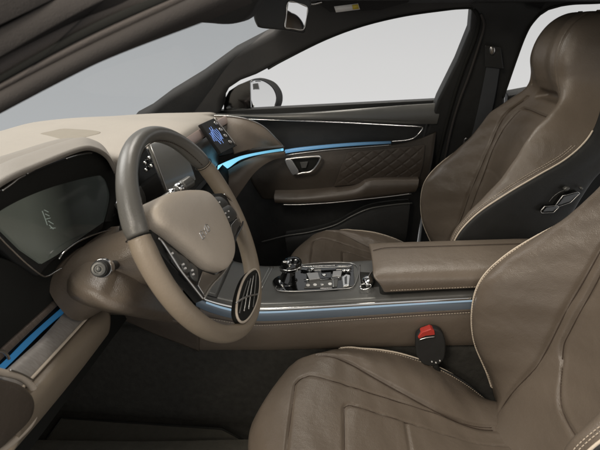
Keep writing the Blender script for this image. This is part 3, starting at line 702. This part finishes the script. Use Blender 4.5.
# faint figures on the screen
marks = []
for (x0, y0, x1, y1) in ((42, 211, 45, 219), (44, 210, 48, 212), (45, 214, 49, 216), (46, 219, 50, 218), (45, 219, 47, 225), (48, 221, 53, 224), (49, 225, 53, 229), (50, 228, 55, 228)):
    marks.append(tube_g(lcdp((x0, y0), (x1, y1)), .0006, 4, seg=5))
v, f = join(marks); add('screen_figures', v, f, mat('faint_figures', (.2, .22, .2), .5, emit=(.12, .14, .12), estr=1), inst)

# ------------------------------------------------------------------ centre touchscreen
ts = thing('touchscreen', V((-.38, .03, .9)), 'thin glossy centre touchscreen standing on the dashboard, seen nearly edge on', 'touchscreen')
def TP(px, py, y, o=0): return Y(px, py, y)+V((o, 0, 0))
a, b, c, d = V((-.400, -.12, .975)), V((-.368, -.12, .835)), V((-.368, .07, .835)), V((-.397, .07, .955))
tsn = (b-a).cross(d-a).normalized(); tsn = tsn if tsn.x > 0 else -tsn
prism('screen_glass', [a, b, c, d], -tsn*.008, 'screen', ts, bevel=.003)
tube('screen_edge', [a+V((.001, -.001, 0)), b+V((.001, -.001, 0))], .0016, 'satin', ts, n=6)
prism('screen_back', [a-tsn*.008+V((0, .01, -.01)), b-tsn*.008+V((0, .01, .01)), c-tsn*.008+V((0, -.01, .01)), d-tsn*.008+V((0, -.01, -.01))], -tsn*.012, 'black', ts, bevel=.004)
# small passenger side display with blue waves and a row of bright keys
sd = thing('small_display', Y(215, 140, .3), 'small dark display showing a blue wave graphic beside a column of bright keys', 'display')
DYY = .26
q = [Y(200.5, 124, DYY-.03), Y(214, 118, DYY+.05), Y(236, 146, DYY+.08), Y(221.5, 153.5, DYY-.02)]
nn = (q[1]-q[0]).cross(q[3]-q[0]).normalized(); nn = nn if nn.dot(CAM-q[0]) > 0 else -nn
prism('display_panel', q, -nn*.012, 'black', sd, bevel=.002)
def bil(u, v, o=.001): return q[0].lerp(q[1], u).lerp(q[3].lerp(q[2], u), v)+nn*o
waves = []
for i in range(7):
    u = .10+i*.088; h = (.30, .2)[i % 2]*math.sin(math.pi*(i+.8)/8)**.7
    waves.append(tube_g([bil(u+.03*math.sin(k*.9+i), .47-h+2*h*k/6) for k in range(7)], .0007, 14, seg=5, flat=.6))
v, f = join(waves); add('wave_graphic', v, f, 'icon', sd)
for i in range(4):
    v, f = dome_g([bil(.84+a*.07, .16+i*.22+b*.07, .001) for a, b in ((-1, 0), (-.7, -.8), (0, -1), (.7, -.8), (1, 0), (.7, .8), (0, 1), (-.7, .8))], nn, .004, n=24)
    add('key', v, f, 'satin', sd)
tube('panel_edge', [bil(1, 0, .002), bil(1.0, .5, .003), bil(1, 1, .002)], .0016, 'satin', sd, n=10)

# ================================================================== STEERING COLUMN AND WHEEL
WT = math.radians(25.9); WC = V((-.2238, -.37, .8868)); WR = .1775
wu = V((0, 1, 0)); wv = V((-math.sin(WT), 0, math.cos(WT))); wn = V((math.cos(WT), 0, math.sin(WT)))
def W(px, py, o=0): return PL(px, py, WC+wn*o, wn)
def WW(o, *pts): return [W(a, b, o) for a, b in pts]
col = thing('steering_column', WC-wn*.2, 'brown steering column shroud with a chrome tipped stalk on each side', 'steering column')
rings = []
for d, ru, rv, off in ((-.04, .046, .040, 0), (-.08, .056, .046, .002), (-.13, .064, .050, .004), (-.19, .070, .054, .004), (-.26, .074, .058, .0)):
    c = WC+wn*d+wv*off
    rings.append([c+wu*math.copysign(abs(math.cos(t))**.75, math.cos(t))*ru+wv*math.copysign(abs(math.sin(t))**.75, math.sin(t))*rv for t in [2*math.pi*k/48 for k in range(48)]])
v, f = grid_g(rings, True); f += [tuple(range(48))]
add('column_shroud', v, f, 'leather', col, bevel=0)
# the shroud's wide flank that meets the dash below the instruments
rows = [[X(74, 304, -.54), X(62, 290, -.47), X(68, 268, -.47), X(84, 246, -.47), X(112, 228, -.47)],
        [X(98, 312, -.48), X(77, 296, -.40), X(84, 272, -.40), X(102, 248, -.40), X(126, 228, -.40)],
        [X(126, 314, -.42), X(104, 306, -.35), X(112, 288, -.345), X(126, 264, -.345), X(142, 240, -.345)],
        [X(150, 318, -.38), X(134, 313, -.32), X(142, 298, -.315), X(152, 278, -.315), X(160, 254, -.315)],
        [X(184, 324, -.38), X(172, 320, -.33), X(176, 306, -.33), X(182, 290, -.33), X(186, 268, -.33)]]
patch('shroud_flank', rows, 'leather', col, 40, 30, .006, label='brown flank of the column below the instruments')
st0 = Y(99, 269, -.50)
ax = ((st0-(WC-wn*.10-wv*.005)).normalized()*.45+(CAM-st0).normalized()*.55).normalized()
s1 = lathe('stalk', [(-.12, .007), (-.06, .008), (-.035, .0095), (-.033, .0125), (-.010, .0135), (-.009, .012), (0, .012)], st0, ax, 'black', col)
lathe('stalk_ring', [(-.030, .0137), (-.026, .0148), (-.017, .0150), (-.012, .0140)], st0, ax, 'chrome', s1)
lathe('stalk_tip', [(0, .0105), (.003, .010), (.0035, .0065), (.002, .006), (.002, .004), (.004, .003), (.0045, .001)], st0, ax, 'gunmetal', s1)
p1 = Y(186, 184, -.245); p2 = Y(158, 202, -.31)
a2 = (p1-p2).normalized()
s2 = lathe('stalk', [(-.07, .006), (-.03, .006), (-.028, .009), (-.012, .010), (-.01, .0115), (.012, .0115), (.015, .009)], p1, a2, 'gunmetal', col)
lathe('stalk_ring', [(-.026, .0095), (-.022, .0115), (-.016, .0115), (-.013, .0100)], p1, a2, 'chrome', s2)
lathe('stalk_ring', [(-.045, .0065), (-.042, .009), (-.036, .009), (-.033, .0065)], p1, a2, 'chrome', s2)
# bright keys on the instrument side, seen through the wheel
kp = [(145, 163), (149, 158), (146, 170), (151, 166)]
pod = prism('switch_pod', YS(-.20, (138, 158), (146, 146), (153, 160), (170, 200), (150, 208), (138, 190)), V((-.02, .02, 0)), 'piano', col, bevel=.003)
for k_ in kp:
    c = Y(*k_, -.207); v, f = dome_g([c+V((.004*math.cos(t), 0, .004*math.sin(t))) for t in [i*math.pi/4 for i in range(8)]], (.3, -1, 0), .003, n=20)
    add('key', v, f, 'chrome', pod)

sw = thing('steering_wheel', WC, 'three spoke steering wheel in grey and greige leather with chrome trimmed keys', 'steering wheel')
def rimp(deg, r=WR, o=0): t = math.radians(deg); return WC+wu*r*math.cos(t)+wv*r*math.sin(t)+wn*o
def rim_seg(name, a0, a1, m, r0, r1, n=80, label=None):
    rings = []
    for i in range(n):
        t = i/(n-1); a = a0+(a1-a0)*t; an = math.radians(a); rad = wu*math.cos(an)+wv*math.sin(an)
        g = 1+.10*math.exp(-((a-35)/14)**2)+.10*math.exp(-((a-150)/14)**2)
        e_ = sm(0, .03, t)*sm(1, .97, t)*.10+.90
        rings.append([WC+rad*(WR+r0*g*e_*math.cos(k)) + wn*(r1*g*e_*math.sin(k)) for k in [2*math.pi*q/28 for q in range(28)]])
    v, f = grid_g(rings, True); f += [tuple(range(28)), tuple((n-1)*28+q for q in range(28))]
    return add(name, v, f, m, sw, label=label)
ru = rim_seg('rim', 27, 156, 'rimgrey', .0128, .0158, 110, 'upper rim in grey leather')
rl = rim_seg('rim', 157, 387, 'tan', .0138, .0168, 190, 'lower rim in greige leather')
for a_ in (26.5, 156.5):
    tube('rim_seam', [rimp(a_, WR+.0142*math.cos(k), .0178*math.sin(k)) for k in [2*math.pi*q/24 for q in range(24)]], .0007, 'blackm', rl, closed=True, n=40)
stitch('stitching', [rimp(a_, WR-.0137, .004) for a_ in range(30, 156, 6)], ru, m='threadd')
padl = WW(.014, (150, 207), (158, 198), (170, 193.5), (187, 191.5), (202, 193), (211, 201), (219, 214), (226, 230), (230.5, 247), (229.5, 260), (223, 270), (214, 270.5), (203, 266), (185, 251), (168, 237), (154, 226), (149, 215))
pad = dome('airbag_pad', padl, wn, .022, 'pad', sw, back=.030, rings=16, n=90, p=3.2)
# lettering on the pad, running up the wheel's face
from mathutils.bvhtree import BVHTree
_v, _f = dome_g(padl, wn, .022, back=.030, rings=16, n=90, p=3.2); bvh = BVHTree.FromPolygons(_v, _f)
def snap(p, o=.0004):
    h = bvh.ray_cast(p+wn*.1, -wn)
    return (h[0] if h[0] else p)+wn*o
def emblem(c, s):
    parts = []
    def seg(pts):
        d = []
        for (x0, y0), (x1, y1) in zip(pts, pts[1:]):
            for k in range(6): d.append((x0+(x1-x0)*k/6, y0+(y1-y0)*k/6))
        d.append(pts[-1])
        parts.append(tube_g([snap(c+wu*(x*s)+wv*(y*s)) for x, y in d], .0009, 0, seg=6))
    seg([(-1.6, 0), (-1.6, 1), (-1.05, 1), (-.85, .78), (-1.0, .52), (-1.6, .52)]); seg([(-1.0, .52), (-.8, .25), (-.95, 0), (-1.6, 0)])
    seg([(-.5, 1), (-.1, .5), (.35, 1)]); seg([(-.1, .5), (-.1, 0)])
    seg([(.7, 0), (.7, 1), (1.2, 1), (1.45, .75), (1.45, .25), (1.2, 0), (.7, 0)])
    return join(parts)
ec = W(212, 232, .045)
v, f = emblem(ec, .0115); add('emblem', v, f, 'chrome', pad)
# left spoke with key cluster
def wprism(name, o, pts, d, m, par, bevel=.001, n=0, label=None): return prism(name, WW(o, *pts), -wn*d, m, par, n, bevel=bevel, label=label)
lsp = wprism('spoke', .006, ((150, 228), (168, 240), (186, 254), (203, 269), (216, 274), (204, 300), (192, 286), (176, 270), (163, 256), (155, 246)), .016, 'black', sw, label='left spoke with its keys')
wprism('key_plate', .009, ((164, 242), (180, 254), (198, 268), (196, 287), (184, 276), (172, 262)), .006, 'piano', lsp)
for q in (((168, 247), (176, 252), (182, 262), (178, 266), (171, 258)), ((178, 254), (187, 260), (190, 271), (184, 272), (180, 263)), ((189, 263), (197, 269), (197, 281), (191, 277))):
    v, f = dome_g(WW(.010, *q), wn, .003, n=30); add('key', v, f, 'gunmetal', lsp)
for q in ((173, 253), (184, 264), (186, 268), (194, 274), (193, 270)):
    c = W(*q, .0145); v, f = dome_g([c+wu*.0016*math.cos(t)+wv*.0016*math.sin(t) for t in [i*math.pi/4 for i in range(8)]], wn, .0006, n=12); add('key_symbol', v, f, 'white', lsp)
tube('spoke_trim', WW(.011, (158, 238), (163, 243), (172, 257), (181, 271), (192, 285), (203, 299)), .0019, 'satin', lsp, n=60)
tube('spoke_trim', WW(.012, (231, 240), (231.5, 252), (229, 264), (222, 275), (212, 286), (204, 299)), .0016, 'satin', lsp, n=60)
wprism('spoke_insert', .009, ((203, 271), (214, 275), (222, 272), (230, 262), (228, 267), (221, 275), (205, 296), (198, 285)), .01, 'satin', lsp, label='grey metal lower part of the spoke')
# right spoke
rsp = wprism('spoke', .006, ((208, 194), (222, 193), (234, 203), (244, 218), (243, 226), (236, 236), (232, 262), (229, 262), (228, 240), (218, 214)), .016, 'black', sw, label='right spoke with its keys')
for q in (((213, 198), (221, 197), (228, 204), (222, 209), (217, 206)), ((219, 210), (229, 205), (237, 215), (230, 222), (224, 220))):
    v, f = dome_g(WW(.010, *q), wn, .003, n=30); add('key', v, f, 'gunmetal', rsp)
for q in ((220, 202), (226, 213), (229, 211), (223, 212), (229, 217)):
    c = W(*q, .0145); v, f = dome_g([c+wu*.0016*math.cos(t)+wv*.0016*math.sin(t) for t in [i*math.pi/4 for i in range(8)]], wn, .0006, n=12); add('key_symbol', v, f, 'white', rsp)
tube('spoke_trim', WW(.011, (224, 194), (231, 200), (238, 208), (243, 216)), .0017, 'chrome', rsp, n=30)
wprism('spoke_insert', .010, ((231, 225), (236, 219), (243, 217), (243.5, 221), (238, 228), (234, 240), (232, 233)), .006, 'satin', rsp)
tube('spoke_trim', WW(.013, (243.5, 217), (242, 226), (236, 238), (233, 250), (231, 262)), .0016, 'piano', rsp, n=40)
# six o'clock spoke: black slotted oval set in the rim
ov = WW(.016, (251, 271), (255.5, 269.5), (258.5, 275), (259, 286), (256.5, 301), (251, 314), (244.5, 321.5), (239.5, 321), (236.5, 313), (237.5, 300), (241, 286), (245.5, 276.5))
o6 = dome('lower_spoke', ov, wn, .004, 'blackm', sw, back=.010, label='slotted black oval at the bottom of the rim')
tube('oval_rim', ov, .0022, 'pad', o6, closed=True, n=90)
for i in range(4):
    u = i*5.0
    tube('slot_bar', WW(.0215, (239.5+u*.9, 313-u*.4), (243+u*.8, 297-u*.6), (248+u*.55, 281-u*.5)), .0012, 'satin' if i in (1, 2) else 'gunmetal', o6, n=20)
tube('slot_bar', WW(.022, (236, 303), (246, 297), (258, 294)), .0016, 'satin', o6, n=16)
wprism('rim_bridge', .0, ((236, 262), (226, 282), (218, 300), (228, 316), (240, 300), (250, 272), (246, 256)), .001, 'blackm', o6) if False else None

# ================================================================== CENTRE CONSOLE
con = thing('centre_console', (.1, 0, .14), 'centre console between the seats with gloss gear plate and chrome side strip', 'centre console')
CYN = -.10
topn = YS(CYN, (196, 296), (206, 298), (240, 305), (275, 306), (350, 302), (420, 298), (500, 294), (640, 286))
def far(p, y, dz=0): return V((p.x, y, p.z+dz))
rows = [[far(p, CYN, -.004) for p in topn], [far(p, CYN+.012, .002) for p in topn], [far(p, 0, .004) for p in topn], [far(p, .10, .002) for p in topn], [far(p, .112, -.03) for p in topn]]
patch('top_panel', rows, 'gunmetal', con, 40, 90, .006)
sideb = YS(CYN, (196, 340), (206, 345), (240, 347), (275, 347), (350, 346), (420, 344), (500, 344), (640, 340))
sidet = YS(CYN-.004, (196, 309), (206, 311), (240, 318), (275, 319), (350, 314), (420, 310), (500, 306), (640, 298))
band('chrome_strip', YS(CYN-.006, (196, 293), (206, 298.5), (225, 304), (245, 307.5), (275, 308), (350, 304), (420, 300), (478, 297), (560, 292)), YS(CYN-.006, (196, 296), (206, 301.5), (225, 307.5), (245, 311), (275, 311.3), (350, 307.2), (420, 303), (478, 299.8), (560, 295)), 'chrome', con, .002, .008, n=120)
band('trim_strip', YS(CYN-.003, (196, 297), (206, 302), (225, 308), (245, 311.5), (275, 312), (350, 308), (420, 303.6), (478, 300), (560, 295)), YS(CYN-.003, (196, 306), (206, 311), (225, 317), (245, 320.5), (275, 321), (350, 316.5), (420, 312), (478, 309), (560, 304)), mat('blue_reflection_strip', (.16, .18, .20), .3, metal=.4, emit=(.10, .15, .20), estr=.14), con, .002, .01, n=120, label='grey blue strip under the chrome, its blue reflection painted in')  # blue LED reflection put into the strip as faint emission
band('side_panel', YS(CYN-.004, (196, 306), (206, 311), (225, 317), (245, 320.5), (275, 321), (350, 316.5), (420, 312), (478, 309), (560, 304)), YS(CYN+.01, (196, 350), (206, 350), (225, 350), (245, 350), (275, 350), (350, 348), (420, 346), (478, 345), (560, 342)), 'leather', con, .010, .02, n=120, power=.4, label='brown leather side panel')
rows = [YS(CYN-.004, (120, 296), (150, 300), (180, 303), (200, 308)), YS(CYN-.010, (116, 306), (150, 316), (180, 324), (200, 330)), YS(CYN+.01, (112, 312), (150, 330), (180, 342), (200, 350))]
patch('front_side_panel', rows, 'leather_dk', con, 20, 30, .012)
band('emissive_strip', YS(CYN-.007, (206, 302), (225, 308), (245, 311.2), (275, 311.5), (350, 307.5), (420, 303.3), (478, 300), (560, 295.3)), YS(CYN-.007, (206, 303.6), (225, 309.6), (245, 312.8), (275, 313.1), (350, 309), (420, 304.8), (478, 301.5), (560, 296.8)), 'edge_emission', con, .001, .006, n=120)  # emission added to make the chrome line blue-white towards its ends
stitch('stitching', YS(CYN-.014, (206, 318), (245, 324.5), (275, 325), (350, 320), (420, 315.5), (478, 312), (540, 308)), con)
tube('panel_seam', YS(CYN-.0125, (206, 316.5), (245, 323), (275, 323.5), (350, 318.7), (420, 314.2), (478, 310.7), (540, 306.5)), .0009, 'threadd', con, n=100)
box('tunnel', (0, 0, .29), (1.7, .17, .34), 'carpet', con, .02)
# slope up to the dash
rows = [[Z(203, 300, .575), Z(238, 268, .60), Z(246, 262, .60)], [Z(186, 290, .64), Z(214, 262, .66), Z(224, 252, .66)], [Z(168, 280, .70), Z(196, 246, .72), Z(206, 238, .72)]]
rows = [[V((-.29, -.095, .578)), V((-.29, 0, .582)), V((-.29, .10, .578))], [V((-.35, -.095, .60)), V((-.35, 0, .606)), V((-.35, .10, .60))], [V((-.44, -.095, .67)), V((-.44, 0, .68)), V((-.44, .10, .67))]]
patch('front_slope', rows, 'gunmetal', con, 20, 20, .006)
def CT(px, py, o=0): return PL(px, py, V((0, 0, .5835+o)), V((-.115, 0, 1)).normalized())   # the console's gently rising top
def CC(o, *pts): return [CT(a, b, o) for a, b in pts]
cn = V((-.115, 0, 1)).normalized()
for q in (((262, 288), (268, 276), (273, 267)), ((257, 291), (264, 278), (270, 266.5))):
    tube('tray_line', CC(.006, *q), .0013, 'satin', con, n=14)
tube('tray_line', CC(.005, (218, 272), (232, 279), (250, 282), (262, 290)), .0011, 'threadd', con, n=30)
gpz = CC(.006, (279, 291), (284, 279), (300, 265.5), (353, 264), (354.5, 285), (336, 289.5))
gp = prism('gear_plate', gpz, -cn*.004, 'piano', con, bevel=.001)
tube('plate_trim', [p+cn*.001 for p in gpz], .0011, 'satin', gp, closed=True, n=150)
prism('key_panel', CC(.008, (307, 281), (338, 279), (337, 286.5), (304, 288)), -cn*.002, 'gunmetal', gp, bevel=.0006)
for i, (a_, b_) in enumerate(((308, 285), (315, 284.6), (322, 284.2), (330, 283.8))):
    v, f = dome_g([CT(a_+2*math.cos(t), b_+1.2*math.sin(t), .0085) for t in [k*math.pi/4 for k in range(8)]], cn, .0015, n=20)
    add('console_key', v, f, 'white' if i != 2 else 'satin', gp)
prism('console_key', CC(.012, (333, 271), (342, 270.5), (341, 276), (332, 276.5)), -cn*.006, 'satin', gp, bevel=.001)
prism('console_key', CC(.015, (306, 273), (318, 272), (320, 278), (309, 279.5)), -cn*.008, 'satin', gp, bevel=.0015)
prism('console_key', CC(.013, (342, 277), (346, 274), (350, 275), (349, 285), (343, 286)), -cn*.006, 'chrome', gp, bevel=.001)
prism('console_key', CC(.012, (344.5, 278), (347, 276), (347, 284), (344.8, 284)), cn*.002, 'piano', gp, bevel=.0005)
for q in (((300, 269), (304, 266.5), (309, 266.8), (307, 270)), ((318, 273), (331, 272), (331, 277.5), (319, 278.5)), ((321, 268), (336, 267), (336, 269.5), (321, 270.3))):
    prism('console_key', CC(.013, *q), -cn*.006, 'piano', gp, bevel=.001)
for q in (((304, 279.6), (320, 279.4), (331, 278.4), (341, 277.5)), ((337, 266.2), (352, 265.8)), ((333, 279), (333.5, 287)), ((301, 266.6), (320, 266), (336, 265.4)), ((320, 288.3), (332, 287.9))):
    tube('bright_line', CC(.0095, *q), .0012, 'chrome', gp, n=14)
for q in ((324, 274.5), (312, 268.4), (344, 270), (348, 270)):
    v, f = dome_g([CT(q[0]+2.4*math.cos(t), q[1]+1.3*math.sin(t), .014) for t in [k*math.pi/4 for k in range(8)]], cn, .003, n=20); add('console_key', v, f, 'chrome', gp)
for yy in (267.5, 270): tube('slot_line', CC(.009, (306, yy+.5), (330, yy-.2), (352, yy-.6)), .0009, 'satin', gp, n=12)
# raised side of the tray in front of the armrest
prism('tray', CC(.004, (358, 265), (377, 263), (384, 286), (361, 288)), -cn*.002, 'blackm', con, bevel=.001)
tube('tray_line', CC(.006, (361, 288), (359.5, 276), (360, 265)), .0014, 'satin', con, n=12)
# gear lever
gl = thing('gear_lever', CT(290, 285), 'gloss black and chrome gear lever with a rounded knob on the console', 'gear lever')
g0 = CT(287, 282, .004); g1 = Y(291, 266, 0)
k0 = Y(291, 264.5, -.01)
lathe('lever_stem', [(0, .026), (.010, .023), (.03, .017), ((g1-g0).length, .013)], g0, (g1-g0), 'piano', gl)
kn = dome('knob', [k0+V((.029*math.cos(t), .025*math.sin(t), .004*math.cos(t))) for t in [k*math.pi/6 for k in range(12)]], (.1, 0, 1), .021, 'piano', gl, back=.012, p=2.0)
tube('knob_ring', [k0+V((.0290*math.cos(t), .0250*math.sin(t), -.004+.004*math.cos(t))) for t in [k*math.pi/6 for k in range(12)]], .0016, 'chrome', kn, closed=True)
tube('knob_ring', [k0+V((.0270*math.cos(t), .0230*math.sin(t), -.012+.004*math.cos(t))) for t in [k*math.pi/6 for k in range(12)]], .0012, 'satin', kn, closed=True)
dome('knob_button', [k0+V((-.014+.007*math.cos(t), -.012+.006*math.sin(t), .014)) for t in [k*math.pi/4 for k in range(8)]], (-.4, -.5, 1), .003, 'satin', kn, back=.006)
dome('lever_boot', [g0+V((.036*math.cos(t)-.004, .030*math.sin(t), 0)) for t in [k*math.pi/6 for k in range(12)]], (0, 0, 1), .018, 'piano', gl, back=.002, p=1.6)
# bunch of keys in the tray
ky = thing('key_fob', CT(368, 280), 'small chrome car key lying in the tray before the armrest', 'key')
dome('fob_body', CC(.012, (362, 280), (366, 276), (372, 277), (373, 283), (366, 285)), cn, .010, 'chrome', ky, back=.008)
tube('key_ring', CC(.012, (361, 285), (360, 288), (364, 289.5), (370, 288), (371, 285), (366, 284)), .0016, 'chrome', ky, closed=True, n=40)
tube('key_blade', CC(.02, (368, 278), (371, 273), (375, 270)), .0022, 'satin', ky, n=10)
# armrest lid
AR = [(377.5, 0), (381, .25), (388, .6), (400, 1), (430, 1), (470, 1), (520, 1), (600, 1)]
G = []
xs = [.098, .102, .112, .135, .19, .28, .38, .48, .60]
for i, x in enumerate(xs):
    zt = .668+.10*(x-.12)*.75; zb = .612+.10*(x-.12); q = [0, .45, .75, .95, 1, 1, 1, 1, 1][i]; sh = .022*(1-q)
    yn = -.098; yf = .095
    xb = x+.030*(1-0)*(1 if i < 4 else max(0, 1-(i-3)*.25))
    pts = [V((xb, yn, zb)), V((x+(xb-x)*.5, yn-.004, (zt+zb)/2)), V((x, yn+.004, zt-.014)), V((x, yn+.03, zt-.001-sh*.3)), V((x, 0, zt+.004-sh*.3)), V((x, yf-.03, zt-.001-sh*.3)), V((x, yf-.002, zt-.016)), V((xb, yf, zb))]
    G.append(spl(pts, 40))
v, f = grid_g(G, True); f += [tuple(range(40)), tuple((len(G)-1)*40+k for k in range(40))]
arm = thing('armrest_box', (.3, 0, .6), 'brown leather centre armrest lid with pale stitching between the seats', 'armrest')
add('armrest_lid', v, f, 'leather', arm, subsurf=1)
stitch('stitching', [V((x, -.1005, .612+.10*(x-.12)+.009)) for x in (.142, .2, .3, .4, .55)], arm)
tube('lid_seam', [V((.105, .02, .6695))]+[V((x, .028, .6735+.075*(x-.12))) for x in (.14, .2, .3, .4, .55)], .0010, 'threadd', arm)
box('armrest_base', (.34, 0, .595), (.44, .17, .05), 'blackm', arm, .01)
# buckle with red release
bu = thing('seat_belt_buckle', Y(430, 350, -.13), 'black seat belt buckle with red release button beside the driver seat', 'buckle')
bc = YS(-.135, (416, 343), (417, 336), (424, 331), (435, 329.5), (443, 334), (446, 346), (444, 360), (436, 366), (424, 365), (417, 356))
prism('buckle_body', bc, V((0, .022, 0)), 'black', bu, 40, bevel=.005)
prism('release_button', YS(-.139, (418, 337.5), (422, 332.5), (431, 329.2), (434.5, 331), (435, 335), (426, 336), (419, 339)), V((0, .02, 0)), 'red', bu, bevel=.0015)
tube('buckle_slot', YS(-.140, (419, 340), (426, 337.8), (435, 336.6)), .0013, 'satin', bu, n=10)
for q in ((432, 362), (436, 363), (440, 361)):
    c = Y(*q, -.138); v, f = dome_g([c+V((.0018*math.cos(t), 0, .0014*math.sin(t))) for t in [i*math.pi/4 for i in range(8)]], (0, -1, 0), .0008, n=12); add('buckle_mark', v, f, 'white', bu)
tube('buckle_stalk', YS(-.125, (434, 362), (440, 376), (452, 400)), .008, 'blackm', bu, n=10)

# ================================================================== SEAT BELT on the far pillar
sbt = thing('seat_belt', S(488, 100, -.03), 'dark grey seat belt hanging from its loop on the far door pillar', 'seat belt')
A = SS(-.022, (487, 64), (482, 90), (476, 118), (470, 142)); B = SS(-.022, (500, 66), (496, 92), (490, 120), (484, 146))
band('webbing', A, B, 'belt', sbt, .001, .002)
prism('belt_guide', SS(-.016, (484, 44), (500, 46), (503, 68), (484, 66)), -SN*.012, 'black', sbt, bevel=.004)
dome('guide_bolt', SS(-.03, (490, 47), (494, 46.5), (495, 51), (492.5, 55), (489.5, 53)), -SN, .006, 'satin', sbt, back=.004)
tube('latch_plate', SS(-.034, (463, 146), (464.5, 140), (466.5, 138)), .0028, 'satin', sbt, n=12)
tube('latch_plate', SS(-.034, (473, 140.5), (480, 141.3), (485, 144)), .0022, 'satin', sbt, n=12)
tube('latch_plate', SS(-.034, (467, 153.5), (474, 151.5)), .002, 'satin', sbt, n=12)
# sill edge by the camera
sl = thing('door_sill', (-.2, -.66, .16), 'greyish carpeted sill strip at the bottom edge of the driver footwell', 'sill')
band('sill_carpet', [Z(-40, 438, .17), Z(60, 440, .17), (Z(150, 441, .17)), Z(262, 439, .17)], [Z(-40, 480, .15), Z(60, 480, .15), Z(150, 480, .15), Z(270, 480, .15)], 'sill', sl, .004, .02)

# unseen floating panels behind the car, added for the mirrors to reflect
parts = []
random.seed(3)
for k in range(26):
    parts.append(box_g((9+random.random(), random.uniform(-1.5, 4.5), random.uniform(-.2, 3.2)), (.1, random.uniform(.1, .55), random.uniform(.08, .5))))
v, f = join(parts); struct('added_mirror_panels', v, f, 'gunmetal')

mt = thing('floor_mat', (-.45, -.36, .145), 'dark carpet mat lying in the driver footwell', 'floor mat')
mo = [V((-.78, -.58, .152)), V((-.78, -.12, .152)), V((-.30, -.12, .152)), V((-.22, -.16, .152)), V((-.20, -.58, .152))]
prism('mat_carpet', mo, V((0, 0, -.008)), 'sill', mt, bevel=.003)
tube('mat_edge', mo, .004, 'blackm', mt, n=0, closed=True)
